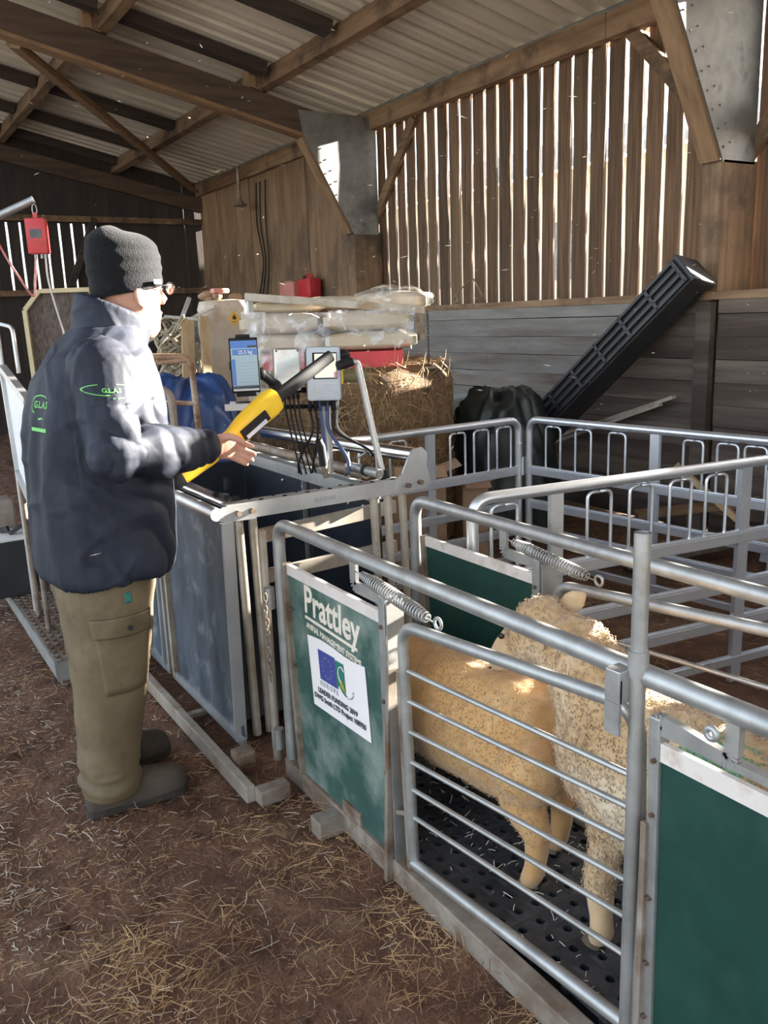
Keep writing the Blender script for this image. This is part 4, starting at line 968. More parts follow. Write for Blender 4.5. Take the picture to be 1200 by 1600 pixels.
m = MB(); m.tube([(1.495, 2.80, .88), (1.495, 2.80, 1.17)], .018, 14); m.build('post', M['alu'], ind, smooth='auto')
m = MB(); m.box((1.495, 2.80, 1.15), (.07, .07, .03), ch=.005); m.build('post_bracket', M['black'], ind)
m = MB(); m.tube([(1.56, 2.80, 1.235), (1.66, 2.78, 1.235)], .024, 14); m.build('side_socket', pm('olive_plug', (.12, .11, .05), (.18, .16, .08), 9, .5), ind, smooth='auto')
for k, (dx, mt) in enumerate(((-.05, 'black'), (-.03, 'black'), (-.012, 'cableblue'), (.012, 'cableblue'), (.035, 'black'), (.05, 'galv'))):
    p0 = Mi @ Vector((dx, -.09, -.04)); m = MB(); m.tube([p0, p0+Vector((0, 0, -.045))], .008, 8)
    end = [(1.36, 2.78, .90), (1.40, 2.75, .90), (1.42, 2.70, .90), (1.50, 2.66, .895), (1.66, 2.75, .93), (1.62, 2.8, .92)][k]
    m.tube(curve_pts([p0+Vector((0, 0, -.04)), p0+Vector((0, -.01, -.12)), (Vector(end)+p0)/2+Vector((.02*(k-2), -.03, -.08)), Vector(end)]), .0045 if mt != 'cableblue' else .007, 7); m.build('cable', M[mt], ind, smooth=True)
jb = thing('junction_box', 'brushed metal junction box beside the scale indicator', 'junction box', (1.36, 2.83, .87))
Mj = local((1.345, 2.80, 1.275), (.93, -.30, -.02), (-.02, .04, 1))
put(MB().box((0, 0, 0), (.092, .150, .05), ch=.006), Mj).build('cover', M['brushed'], jb)
for sx in (-1, 1):
    for sy in (-1, 1): put(MB().tube([(sx*.038, sy*.066, .024), (sx*.038, sy*.066, .029)], .004, 8), Mj).build('screw', M['gun'], jb, smooth='auto')
m = MB(); m.bar((1.33, 2.835, 1.24), (1.50, 2.825, 1.24), .012, .03); m.build('bracket', M['gun'], jb)
for k in range(4):
    p0 = Mj @ Vector((-.012+.016*k, -.075, 0)); m = MB(); m.tube([p0, p0-Vector((0, 0, .03))], .007, 8); m.tube(curve_pts([p0-Vector((0, 0, .03)), p0+Vector((.004, -.01, -.12)), Vector((1.36+.02*k, 2.76, .895))]), .0032, 6); m.build('cable_gland', M['black'], jb, smooth=True)
# phone on an arm
ph = thing('smartphone', 'black smartphone showing a blue weighing app on a clamp arm', 'phone', (1.16, 2.75, 1.2))
Mh = local((1.163, 2.748, 1.302), (.93, -.36, .0), (.06, .02, 1))
put(MB().box((0, 0, 0), (.098, .186, .010), ch=.004), Mh).build('casing', M['black'], ph, smooth='auto')
put(MB().box((0, 0, .0055), (.088, .166, .001)), Mh).build('screen', M['phone_pale'], ph)
put(MB().box((0, .0705, .0064), (.088, .025, .0008)), Mh).build('app_bar', M['phone_blue'], ph)
put(MB().box((.028, .0625, .0070), (.030, .008, .0006)), Mh).build('active_tab', M['phone_dark'], ph)
put(MB().box((.002, .045, .0064), (.082, .020, .0008)), Mh).build('weight_banner', M['phone_blue'], ph)
put(MB().box((-.037, -.022, .0064), (.012, .088, .0008)), Mh).build('side_menu', M['phone_blue'], ph)
put(MB().box((0, -.0735, .0064), (.088, .010, .0008)), Mh).build('nav_bar', M['phone_dark'], ph)
put(MB().box((0, -.0825, .0068), (.084, .006, .0008)), Mh).build('home_bar', M['white'], ph)
for k in range(8): put(MB().box((.008, .008-.0105*k, .0064), (.068, .0007, .0006)), Mh).build('list_line', M['inkgrey'], ph)
lettering('25.5 kg', .0165, Mh @ Matrix.Translation((.004, .044, .0074)), M['white'], ph, thick=.0002, bold=True)
pm_ = thing('phone_mount', 'black clamp arm carrying the smartphone over the crate', 'phone mount', (1.30, 2.80, .87))
put(MB().box((0, .0, -.012), (.104, .03, .012), ch=.003).box((0, .098, -.004), (.05, .012, .03), ch=.004).box((0, -.098, -.004), (.07, .014, .03), ch=.004).box((0, 0, -.01), (.03, .20, .008)), Mh).build('cradle', M['black'], pm_)
m = MB(); m.tube(curve_pts([Mh @ Vector((.02, -.02, -.02)), (1.225, 2.76, 1.27), (1.26, 2.765, 1.245), (1.285, 2.78, 1.225)]), .017, 10); m.ball((1.225, 2.76, 1.27), .022, 12, 8); m.build('ball_arm', M['black'], pm_, smooth=True)
m = MB(); m.ball((1.285, 2.775, 1.215), (.026, .022, .03), 14, 8); m.bar((1.27, 2.76, 1.20), (1.25, 2.74, 1.165), .02, .022); m.build('clamp_knob', M['black'], pm_, smooth=False)
m = MB(); m.tube([(1.285, 2.79, 1.205), (1.34, 2.84, 1.20), (1.49, 2.82, 1.19)], .010, 10); m.build('side_arm', M['black'], pm_, smooth='auto')
tr_ = thing('tray', 'white plastic tray with loose bits below the smartphone', 'tray', (1.19, 2.82, 1.14))
m = MB(); m.box((1.19, 2.80, 1.152), (.15, .09, .008), rot=radians(-30)); m.box((1.165, 2.762, 1.160), (.15, .006, .022), rot=radians(-30)); m.box((1.215, 2.838, 1.160), (.15, .006, .022), rot=radians(-30)); m.build('shelf', M['white'], tr_)
m = MB(); m.box((1.235, 2.80, 1.185), (.075, .06, .06), rot=radians(-30), ch=.006); m.build('carton', pm('cream_carton', (.62, .58, .47), (.7, .66, .56), 9, .7), tr_)
m = MB(); m.box((1.175, 2.795, 1.165), (.06, .05, .02), rot=radians(-12), ch=.004); m.build('leather_pouch', M['sole'], tr_)
m = MB(); m.tube([(1.24, 2.83, 1.145), (1.49, 2.83, 1.13)], .008, 8); m.build('stem', M['black'], tr_, smooth='auto')
# bent stand tube with a rubber holder
sa = thing('reader_stand', 'bent grey tube stand with a black rubber holder', 'stand', (1.60, 2.55, .87))
m = MB(); m.tube(fillet([(1.47, 2.62, 1.29), (1.533, 2.62, 1.30), (1.600, 2.585, .885)], .022, 6), .0125, 12); m.build('bent_tube', M['alu'], sa, smooth='auto')
m = MB(); m.tube([(1.455, 2.62, 1.286), (1.51, 2.62, 1.298)], .0165, 12); m.tube([(1.60, 2.58, .905), (1.602, 2.57, .875)], .018, 10); m.build('rubber_grip', M['black'], sa, smooth='auto')
# lever handle
lv = thing('lever_handle', 'black gripped steel lever standing on the crate top tube', 'lever', (1.43, 2.72, .88))
m = MB(); m.tube([(1.43, 2.70, .885), (1.422, 2.70, .94)], .012, 10); m.build('shank', M['galvd'], lv, smooth='auto')
m = MB(); m.tube([(1.422, 2.70, .93), (1.415, 2.70, 1.0), (1.405, 2.70, 1.025)], [.0155, .0155, .013], 10); m.build('grip', M['black'], lv, smooth='auto')
# yellow wand in the hand
wd = thing('tag_reader_wand', 'yellow and black ear tag reader wand held in the hand', 'tag reader', (1.0, 2.46, 1.1))
A = Vector((.800, 2.47, .995)); Bw = Vector((.905, 2.475, 1.045)); Cw = Vector((1.155, 2.500, 1.205)); Dw = Vector((1.395, 2.56, 1.325))
def loft(mb, pts, n=20, p=2.6, up=(0, -1, 0)):
    rings = []; P_s = [Vector(q[0]) for q in pts]
    for i, (c, a, b_) in enumerate(pts):
        d = (P_s[min(i+1, len(pts)-1)]-P_s[max(i-1, 0)]).normalized(); s_ = Vector(up); s_ = (s_-d*s_.dot(d)).normalized(); u = d.cross(s_)
        rings.append(ellipse(c, s_*a, u*b_, n, p))
    mb.rings(rings)
m = MB(); loft(m, [(A, .019, .020), (A.lerp(Bw, .2), .024, .028), (Bw, .022, .026), (Bw.lerp(Cw, .35), .022, .027), (Bw.lerp(Cw, .52), .025, .038), (Bw.lerp(Cw, .9), .028, .044), (Cw, .026, .040), (Cw.lerp(Dw, .03), .016, .024)]); m.build('handle', M['yellow'], wd, smooth='auto')
m = MB(); loft(m, [(Cw.lerp(Dw, -.05), .015, .0225), (Cw.lerp(Dw, .5), .0145, .0205), (Dw, .014, .0195), (Dw+(Dw-Cw)*.02, .007, .011)]); m.build('antenna', M['black'], wd, smooth='auto')
m = MB(); dd = (Cw-Bw).normalized(); c0 = Bw.lerp(Cw, .62)+Vector((.004, -.029, -.012)); m.bar(c0-dd*.055, c0+dd*.055, .010, .034, up=(0, 0, 1), ch=.003); sc_ = m.build('screen_bezel', M['black'], wd)
m = MB(); c1 = c0+Vector((.004, -.006, -.010)); m.bar(c1-dd*.045, c1+dd*.040, .004, .012, up=(0, 0, 1)); m.build('screen', M['greyplate'], wd)
m = MB(); loft(m, [(A+Vector((-.026, 0, -.014)), .018, .022), (A+Vector((-.004, 0, -.002)), .023, .029), (A.lerp(Bw, .14), .024, .030)], p=3.2); m.build('end_cap', M['black'], wd, smooth='auto')

# ------------------------------------------------------------------ background: bale, bags, drum, tarp and clutter
M['hay'] = pm('hay', (.11, .06, .026), (.23, .135, .06), 14, .9, bump=.8, bscale=60, stretch=(1, 1, 3), c3=(.07, .04, .02), c3s=5)
M['hayst'] = pm('hay_stalk', (.24, .14, .065), (.42, .28, .14), 4, .8)
M['sack'] = pm('paper_sack', (.44, .36, .25), (.55, .46, .34), 5, .6, bump=.2, c3=(.6, .54, .44), c3s=4, c3t=(.55, .7), rand=.08)
M['cardboard'] = pm('cardboard', (.30, .18, .105), (.38, .24, .15), 6, .8)
M['tarp'] = pm('blue_tarp', (.02, .055, .17), (.035, .085, .26), 7, .35, bump=.25, bscale=14)
M['bagwhite'] = pm('woven_white_bag', (.52, .43, .33), (.66, .58, .47), 9, .6, bump=.25, bscale=50, c3=(.42, .27, .16), c3s=3, c3t=(.52, .72))
M['batten'] = pm('pale_batten', (.38, .26, .14), (.52, .38, .22), 7, .75, stretch=(3, 3, .3))
M['rope'] = pm('old_rope', (.30, .25, .17), (.46, .40, .30), 25, .85)
M['rust'] = pm('rusty_tube', (.16, .07, .03), (.34, .22, .14), 9, .7, c3=(.45, .40, .34), c3s=6)
M['darktarp'] = pm('dark_green_sheet', (.010, .014, .013), (.022, .029, .026), 6, .4, bump=.2, bscale=12)
M['pale'] = pm('pale_blue_sheet', (.42, .56, .60), (.55, .67, .70), 4, .45)
M['orange'] = pm('orange_diamond_label', (.72, .42, .06), rough=.5)
M['pinkred'] = pm('faded_red_plastic', (.55, .18, .14), (.64, .28, .22), 6, .5)
# clear wrap film
fm_ = bpy.data.materials.new('clear_wrap'); M['wrap'] = fm_; fm_.use_nodes = True; N = fm_.node_tree.nodes; L = fm_.node_tree.links; bs = N['Principled BSDF']
bs.inputs['Base Color'].default_value = (.85, .84, .83, 1); bs.inputs['Roughness'].default_value = .18; bs.inputs['Specular IOR Level'].default_value = .8
tc = N.new('ShaderNodeTexCoord'); n_1 = N.new('ShaderNodeTexNoise'); n_1.inputs['Scale'].default_value = 9; n_1.inputs['Detail'].default_value = 6; n_1.inputs['Distortion'].default_value = 1.2
L.new(tc.outputs['Object'], n_1.inputs['Vector']); mr = N.new('ShaderNodeMapRange'); mr.inputs['From Min'].default_value = .45; mr.inputs['From Max'].default_value = .72; mr.inputs['To Min'].default_value = .12; mr.inputs['To Max'].default_value = .7
L.new(n_1.outputs[0], mr.inputs[0]); L.new(mr.outputs[0], bs.inputs['Alpha'])
bp = N.new('ShaderNodeBump'); bp.inputs['Strength'].default_value = .6; bp.inputs['Distance'].default_value = .02; L.new(n_1.outputs[0], bp.inputs['Height']); L.new(bp.outputs[0], bs.inputs['Normal'])

BC = Vector((2.72, 4.70, 0)); BR, BH = .615, 1.165
bl = thing('round_bale', 'round brown hay bale stood on end under the bags', 'hay bale', BC)
m = MB(); rings = []; rr = random.Random(4)
for i in range(26):
    z = BH*i/25; e = min(1, min(z, BH-z)/.10); r0 = BR*(.90+.10*math.sqrt(max(0, e)))
    rings.append([BC+Vector((cos(2*pi*k/72)*(q := r0+.02*noise.noise(Vector((cos(2*pi*k/72)*4, sin(2*pi*k/72)*4, z*7)))+rr.uniform(-.006, .006)), sin(2*pi*k/72)*q, z)) for k in range(72)])
m.rings(rings); m.build('bale_core', M['hay'], bl, smooth=True)
m = MB()
for k in range(5200):
    a = rr.uniform(0, 2*pi); z = rr.uniform(.02, BH)
    if rr.random() < .22: r_ = BR*math.sqrt(rr.random())*.97; z = BH; nn = Vector((0, 0, 1))
    else: r_ = BR*(.99 if z < BH-.06 else .95); nn = Vector((cos(a), sin(a), 0))
    p = BC+Vector((cos(a)*r_, sin(a)*r_, z)); tg = nn.cross(Vector((rr.uniform(-1, 1), rr.uniform(-1, 1), rr.uniform(-.5, .5)))).normalized()
    Ln = rr.uniform(.05, .2); w_ = tg.cross(nn).normalized()*rr.uniform(.0011, .0024); q1 = p+tg*Ln*.5+nn*rr.uniform(.006, .03); q2 = p+tg*Ln+nn*rr.uniform(-.012, .016)
    m.add([p-w_, p+w_, q1+w_, q1-w_, q2], [(0, 1, 2, 3), (3, 2, 4)])
o = m.build('loose_stalks', M['hayst'], bl); o['kind'] = 'stuff'
BU = Vector((.845, -.535, 0)); BV = Vector((.535, .845, 0)); BO = Vector((2.56, 4.66, 0))
def bp_(u, v, z): return BO+BU*u+BV*v+Vector((0, 0, z))
rotu = Matrix((BU, BV, Vector((0, 0, 1)))).transposed()
pl = thing('pallet', 'red painted pallet board lying on top of the round bale', 'pallet', bp_(0, 0, 1.18))
for v in (-.30, 0, .30): MB().box(bp_(0.02, v, 1.245), (.80, .16, .022), rotu).build('deck_board', M['red'], pl)
MB().box(bp_(.02, -.375, 1.208), (.80, .022, .085), rotu).build('edge_board', M['red'], pl)
for u in (-.36, 0.0, .38): MB().box(bp_(u, 0, 1.205), (.09, .70, .055), rotu).build('bearer', M['cardboard'], pl)
def bag(label, u, v, z, su, sv, h, rz_=0.0, seed=0):
    bm = bmesh.new(); bmesh.ops.create_cube(bm, size=2); bmesh.ops.subdivide_edges(bm, edges=bm.edges[:], cuts=9, use_grid_fill=True)
    for w_ in bm.verts:
        x, y, zz = w_.co; e = (1-abs(x)**3.2)*(1-abs(y)**3.2); e = max(0, e)**.45
        n_ = .06*noise.noise(Vector((x*2+seed, y*2, zz)))+.03*noise.noise(Vector((x*6+seed, y*6, zz)))
        w_.co = Vector((x*su/2*(1-.03*abs(y)**2), y*sv/2*(1-.03*abs(x)**2), zz*h/2*(.42+.58*e)*(1+n_)+n_*.02))
    me = bpy.data.meshes.new('feed_bag'); bm.to_mesh(me); bm.free(); me.transform((Matrix.Translation(bp_(u, v, z+h/2)) @ rotu.to_4x4() @ Matrix.Rotation(rz_, 4, 'Z'))); me.materials.append(M['sack'])
    o = link('feed_bag', me, smooth=True, fixn=True); return tag(o, label, 'bag', 'bags on the pallet')
bag('tan paper feed bag with printed edge lowest on the red pallet', .24, -.14, 1.256, .54, .44, .115, 0.0, 1)
bag('lowest feed bag behind the scale indicator on the pallet', -.27, -.10, 1.256, .46, .44, .115, .05, 5)
bag('middle wrapped feed bag above the printed one', .22, -.13, 1.366, .52, .42, .12, .02, 2)
bag('middle wrapped feed bag over the smartphone', -.28, -.12, 1.366, .46, .42, .12, -.04, 3)
bag('top feed bag slumped at the white drum end', -.25, -.02, 1.48, .42, .34, .085, .06, 4)
bag('top feed bag bundled in white film at the slatted wall end', .38, .14, 1.47, .42, .40, .125, -.12, 6)
bag('top feed bag at the back in the middle of the pile', .02, .22, 1.48, .46, .34, .10, .1, 7)
# film draped over the front of the bags
def film(name, label, top, bottom, nu, nv, bulge, seed):
    V = []; F = []
    for j_ in range(nv+1):
        for i_ in range(nu+1):
            u, v = i_/nu, j_/nv; a = Vector(top[0]).lerp(Vector(top[1]), u); b_ = Vector(bottom[0]).lerp(Vector(bottom[1]), u); p = a.lerp(b_, v)
            w_ = noise.noise(Vector((u*5+seed, v*2, 1)))*.025+noise.noise(Vector((u*16+seed+v*4, v*5, 2)))*.014
            if v > .85: p = p+Vector((0, 0, noise.noise(Vector((u*7+seed, 0, 5)))*.09*(v-.85)/.15))
            V.append(p-BV*(bulge*sin(pi*min(1, v*1.1))+w_))
    for j_ in range(nv):
        for i_ in range(nu): q = j_*(nu+1)+i_; F.append((q, q+1, q+nu+2, q+nu+1))
    mm = MB(); mm.add(V, F); o = mm.build(name, M['wrap'], smooth=True); return tag(o, label, 'plastic film', 'clear wrapping film')
film('plastic_film', 'clear wrinkled film hanging off the bags behind the smartphone', (bp_(-.50, -.30, 1.50), bp_(.02, -.345, 1.48)), (bp_(-.46, -.40, 1.0), bp_(.0, -.42, 1.22)), 40, 26, .05, 1)
film('plastic_film', 'clear wrinkled film bunched over the bags at the chain end', (bp_(.0, -.34, 1.49), bp_(.50, -.28, 1.49)), (bp_(.05, -.38, 1.37), bp_(.47, -.37, 1.26)), 32, 18, .03, 7)
m = MB(); me_ = None
bm = bmesh.new(); bmesh.ops.create_icosphere(bm, subdivisions=4, radius=1)
for w_ in bm.verts:
    p = w_.co.copy(); w_.co = Vector((p.x*.25, p.y*.22, p.z*.085 if p.z > 0 else p.z*.10))*(1+.16*noise.noise(p*2.2)+.08*noise.noise(p*6))
me_ = bpy.data.meshes.new('plastic_film'); bm.to_mesh(me_); bm.free(); me_.transform(Matrix.Translation(bp_(.37, .12, 1.545)) @ rotu.to_4x4()); me_.materials.append(M['wrap'])
tag(link('plastic_film', me_, smooth=True, fixn=False), 'white crumpled film over the topmost bag by the slatted wall', 'plastic film', 'clear wrapping film')
# lifting bar lying across the bags with a chain
lb_ = thing('lifting_bar', 'grey steel channel bar with dropped ends lying across the bags', 'steel bar', bp_(0, -.4, 1.5))
P0, P1 = Vector((2.03, 4.72, 1.585)), Vector((2.905, 4.165, 1.475))
m = MB(); m.bar(P0, P1, .05, .045, ch=.003); m.build('channel', M['aluw'], lb_)
m = MB(); m.bar(P0+Vector((.02, -.012, 0)), P0+Vector((.02, -.012, -.10)), .035, .03, up=(1, 0, 0)); m.build('dropped_end', M['alu'], lb_)
m = MB(); m.bar(P1-Vector((.02, -.012, 0)), P1+Vector((-.025, .012, -.17)), .035, .035, up=(1, 0, 0)); m.build('dropped_end', M['galvd'], lb_)
m = MB()
for k in range(15):
    c = P1+Vector((.015, -.005, -.02-.0205*k)); a = k % 2
    m.tube([c+Vector((.006*cos(q)*(1-a), .006*cos(q)*a, .014*sin(q))) for q in [i*pi/5 for i in range(10)]], .0024, 5, closed=True)
small(m.build('chain', M['gun'], lb_, smooth=True))
m = MB(); m.lathe([(.0, 0), (.05, 0), (.05, .008), (.0, .010)], P1+Vector((.015, -.005, -.335)), 16); m.build('chain_disc', M['galvd'], lb_, smooth='auto')

# white bulk bag with a flammable diamond label
dr = thing('bulk_bag', 'white woven bulk bag with an orange flammable diamond label', 'bulk bag', (2.42, 6.05, 0))
m = MB(); m.lathe([(.02, 0), (.13, .0), (.135, .3), (.14, .85), (.135, .98), (.15, 1.08), (.178, 1.25), (.188, 1.45), (.185, 1.56), (.17, 1.60), (.03, 1.61)], (2.42, 6.05, 0), 40); me = m.mesh('x')
bmx = bmesh.new(); bmx.from_mesh(me); bmesh.ops.subdivide_edges(bmx, edges=[e for e in bmx.edges if abs(e.verts[0].co.z-e.verts[1].co.z) > .05], cuts=4); bmx.to_mesh(me); bmx.free()
displace(me, lambda p, n: p+n*(.010*noise.noise(p*7)+(.004*sin(p.z*160) if p.z > 1.42 else 0))); me.materials.append(M['bagwhite']); link('bag_body', me, dr, smooth=True)
dirn = Vector((-.35, -.94, 0)).normalized(); lc = Vector((2.42, 6.05, 1.47))+Vector((.02, -1, 0)).normalized()*.197
Ml = frame(lc, (1, .02, 0), (0, 0, 1))
put(MB().prism([(-.048, 0), (0, -.055), (.048, 0), (0, .055)], .002, (0, 0, 0)), Ml).build('diamond_label', M['orange'], dr)
put(MB().prism([(-.012, -.012), (.012, -.012), (.016, .004), (.006, .012), (.004, .028), (-.008, .014), (-.016, .006)], .001, (0, .004, .0022)).box((0, -.022, .0026), (.04, .004, .001)), Ml).build('flame_symbol', M['ink'], dr)
m = MB()
for k in range(9): a = rr.uniform(0, 6.28); m.ball((2.42+.11*cos(a), 6.05+.11*sin(a), 1.625+rr.uniform(-.005, .02)), (rr.uniform(.04, .08), rr.uniform(.03, .06), .03), 10, 7, Matrix.Rotation(a, 3, 'Z'))
m.build('gathered_neck', M['cardboard'], dr, smooth=True)
tag(MB().box((2.36, 5.93, 1.665), (.14, .05, .035), rot=.3, ch=.012).build('red_cloth', M['pinkred']), 'faded red rag lying on top of the white bulk bag', 'rag')
for k, (a, b_, lab) in enumerate((((2.10, 5.62, 1.0), (2.16, 5.76, 1.49), 'pale sawn batten leaning on the white bulk bag'), ((1.99, 5.70, .98), (2.05, 5.78, 1.47), 'short pale batten standing beside the rope bundle'))):
    m = MB(); d = Vector(b_)-Vector(a); q = Vector(a)-d*(a[2]/d.z); m.bar(q, b_, .06 if k == 0 else .085, .028, up=(0, 1, 0)); tag(m.build('timber_batten', M['batten']), lab, 'batten', 'timber battens')
rp = thing('rope_bundle', 'tangled bundle of old frayed rope heaped behind the blue tarp', 'rope', (2.0, 6.0, 0))
m = MB(); rg = random.Random(8)
m.ball((2.0, 6.05, .60), (.17, .15, .62), 16, 10)
m.build('bundle_core', M['rope'], rp, smooth=True)
m = MB()
for k in range(46):
    a = rg.uniform(0, 6.28); c = Vector((2.0+.10*cos(a), 6.0+.10*sin(a)-.03, rg.uniform(1.05, 1.43))); pts = []
    for i in range(9): t_ = i/8; pts.append(c+Vector((.075*cos(a+t_*4)*(.6+t_), .05*sin(a+t_*4)-.08, .07*sin(t_*5+k)+.02*noise.noise(Vector((k, t_*3, 0))))))
    m.tube(pts, .009, 6)
o = m.build('rope_loops', M['rope'], rp, smooth=True); o['kind'] = 'stuff'
m = MB(); m.bar((1.93, 5.9, 1.50), (2.16, 5.84, 1.47), .05, .02); m.tube([(2.05, 5.88, 1.49), (2.12, 5.9, 1.62)], .016, 8); tag(m.build('metal_fitting', M['galv']), 'grey metal fitting lying on the rope bundle', 'metal fitting')
m = MB(); m.bar((1.85, 6.15, 1.32), (2.28, 5.84, 1.56), .03, .02); tag(m.build('stick', M['aluw']), 'thin grey lath slanting up to the white bulk bag', 'lath')
# heaps of sheeting
def heap(name, label, cat, c, rx, ry, h, mat, seed, n=70, sharp=.5, flat=.0):
    V = []; F = []; c = Vector(c)
    for j_ in range(n+1):
        r_ = j_/n
        for i_ in range(n):
            a = 2*pi*i_/n; e = 1+.22*noise.noise(Vector((cos(a)*1.5+seed, sin(a)*1.5, 0)))
            z = h*(1-r_**2.6)**sharp if r_ < 1 else 0
            p = Vector((cos(a)*rx*r_*e, sin(a)*ry*r_*e, z)); q = p*3+Vector((seed*3, 0, 0))
            rid = abs(noise.noise(Vector((a*2.2+seed, r_*1.5, 0)))); fold = (.5-rid)*.13*min(1, r_*3)+.02*noise.noise(p*5+Vector((seed, 0, 0)))+(.3-abs(noise.noise(p*9+Vector((0, seed, 0)))))*.012
            p += Vector((cos(a)*fold, sin(a)*fold, max(0, z > .02)*fold*.9)); V.append(c+Vector((p.x, p.y, max(.005, p.z))))
    for j_ in range(n):
        for i_ in range(n): F.append((j_*n+i_, j_*n+(i_+1) % n, (j_+1)*n+(i_+1) % n, (j_+1)*n+i_))
    mm = MB(); mm.add(V, F); return tag(mm.build(name, mat, smooth=True), label, cat)
heap('tarpaulin', 'crumpled blue tarpaulin heaped behind the crate', 'tarpaulin', (1.60, 4.62, 0), .33, .36, 1.15, M['tarp'], 3.3, sharp=.42)
heap('plastic_sheet', 'dark green plastic sheet heaped at the foot of the black trough', 'plastic sheet', (3.70, 4.45, 0), .33, .34, .93, M['darktarp'], 7.1, sharp=.45)
# rusty bed-like frame and a galvanised loop behind the person
rf = thing('rusty_frame', 'rusty bent tube frame standing in front of the blue tarpaulin', 'tube frame', (1.4, 4.2, 0))
m = MB(); m.tube(fillet([(1.10, 4.47, 0), (1.10, 4.47, 1.30), (1.49, 4.205, 1.285), (1.51, 4.15, 0)], .06, 6), .016, 10); m.build('hoop', M['rust'], rf, smooth='auto')
m = MB(); m.tube([(1.10, 4.47, 1.07), (1.50, 4.18, 1.05)], .012, 8); m.tube([(1.10, 4.47, 1.24), (1.49, 4.20, 1.27)], .012, 8); m.build('cross_tube', M['rust'], rf, smooth='auto')
gf = thing('tube_hoop', 'grey bent tube hoop standing between the rusty frame and the crate', 'tube hoop', (1.25, 4.05, 0))
m = MB(); m.tube(fillet([(1.00, 4.16, 0), (1.02, 4.15, 1.165), (1.325, 4.06, 1.150), (1.345, 4.05, 0)], .08, 7), .019, 12); m.build('hoop', M['galvd'], gf, smooth='auto')
m = MB(); m.bar((1.04, 4.14, 1.08), (1.31, 4.08, .86), .012, .20, up=(.3, .3, 1)); m.build('infill_sheet', pm('grey_blue_sheet', (.22, .26, .30), (.28, .32, .36), 5, .5), gf)

# ------------------------------------------------------------------ things at the edge behind the person
en = thing('fence_energiser', 'red electric fence energiser box hanging from a grey arm', 'fence energiser', (1.0, 5.07, 1.83))
Me = local((1.000, 5.07, 1.935), (.92, -.40, 0), (-.03, 0, 1))
put(MB().box((0, 0, 0), (.105, .185, .075), ch=.010), Me).build('case', M['red'], en, smooth='auto')
put(MB().box((.0, .012, .038), (.058, .045, .003)), Me).build('rating_label', M['gun'], en)
put(MB().box((0, .105, 0), (.022, .035, .018)), Me).build('hanger_tab', M['red'], en)
m = MB(); c = Me @ Vector((0, .135, 0)); m.tube([c+Vector((.0, .0, .0))+Vector((.012*cos(q), -.004, .03*sin(q))) for q in [k*pi/8 for k in range(16)]], .003, 6, closed=True); m.build('hanger_link', M['galv'], en, smooth=True)
for k in (-.02, .012, .03): put(MB().tube([(k, -.09, .01), (k, -.115, .01)], .007, 8), Me).build('terminal', M['galv'], en, smooth='auto')
m = MB(); p = Me @ Vector((.03, -.11, .01)); m.tube(curve_pts([p, p+Vector((0, 0, -.12)), p+Vector((.02, -.01, -.26)), p+Vector((.05, 0, -.42)), p+Vector((.06, 0, -.60))]), .005, 6); m.build('lead', pm('pale_lead', (.6, .55, .5), rough=.5), en, smooth=True)
m = MB(); p = Me @ Vector((-.02, -.11, .01)); m.tube(curve_pts([p, p+Vector((-.02, 0, -.12)), p+Vector((-.04, 0, -.20)), p+Vector((-.12, .03, -.05)), p+Vector((-.22, .06, .16)), p+Vector((-.36, .10, .22))]), .006, 6); m.build('lead', M['redcable'], en, smooth=True)
pa = thing('support_arm', 'grey pole arm the red energiser hangs from', 'pole', (.45, 5.42, 0))
m = MB(); m.tube([(.42, 5.42, 1.86), (1.005, 5.09, 2.125)], .021, 12); m.build('arm', M['galv'], pa, smooth='auto')
m = MB(); m.tube([(.42, 5.42, 0), (.42, 5.42, 1.95)], .03, 12); m.build('mast', M['galvd'], pa, smooth='auto')
mb_ = thing('mesh_board', 'six-sided board with pale frame and dark mesh infill', 'board', (1.33, 6.42, 0))
fr = [Vector(q) for q in ((1.15, 6.565, 1.577), (1.255, 6.53, 1.705), (1.56, 6.36, 1.705), (1.66, 6.29, 1.55), (1.62, 6.24, .0), (1.16, 6.50, .0))]
m = MB()
for a, b_ in zip(fr, fr[1:]+fr[:1]): m.bar(a, b_, .03, .035, up=(.5, .86, 0))
m.build('frame', pm('cream_frame', (.52, .42, .24), (.62, .52, .32), 8, .6), mb_)
m = MB(); m.add([p+Vector((.006, .012, 0)) for p in fr]+[p+Vector((.011, .022, 0)) for p in fr], [(0, 1, 2, 3, 4, 5), (11, 10, 9, 8, 7, 6)]); m.build('mesh_infill', pm('brown_mesh', (.045, .032, .026), (.15, .11, .085), 60, .7, bump=.8, bscale=90, stretch=(1, 1, .35)), mb_)
wp = thing('white_gate', 'white sheeted gate panel with a black notch behind the jacket', 'gate', (.56, 3.9, .12))
qv = [Vector((.600, 4.12, 1.275)), Vector((.600, 3.56, 1.170)), Vector((.600, 3.78, .715)), Vector((.600, 4.00, .80))]
qv = [Vector((.60, 4.13, 1.285)), Vector((.60, 3.60, 1.17)), Vector((.60, 3.80, .71)), Vector((.60, 4.06, .83))]
m = MB(); m.add(qv+[p+Vector((.012, 0, 0)) for p in qv], [(0, 1, 2, 3), (7, 6, 5, 4), (0, 4, 5, 1), (1, 5, 6, 2), (2, 6, 7, 3), (3, 7, 4, 0)]); m.build('sheet', M['white'], wp)
m = MB()
for a, b_ in zip(qv, qv[1:]+qv[:1]): m.bar(a, b_, .03, .03, up=(1, 0, 0))
m.build('frame', M['alu'], wp)
for y, zt_ in ((3.82, .74), (4.05, .84)):
    m = MB(); m.tube([(.60, y, zt_), (.62, y+.12, .11)], .012, 8); m.build('leg', M['galvd'], wp, smooth='auto')
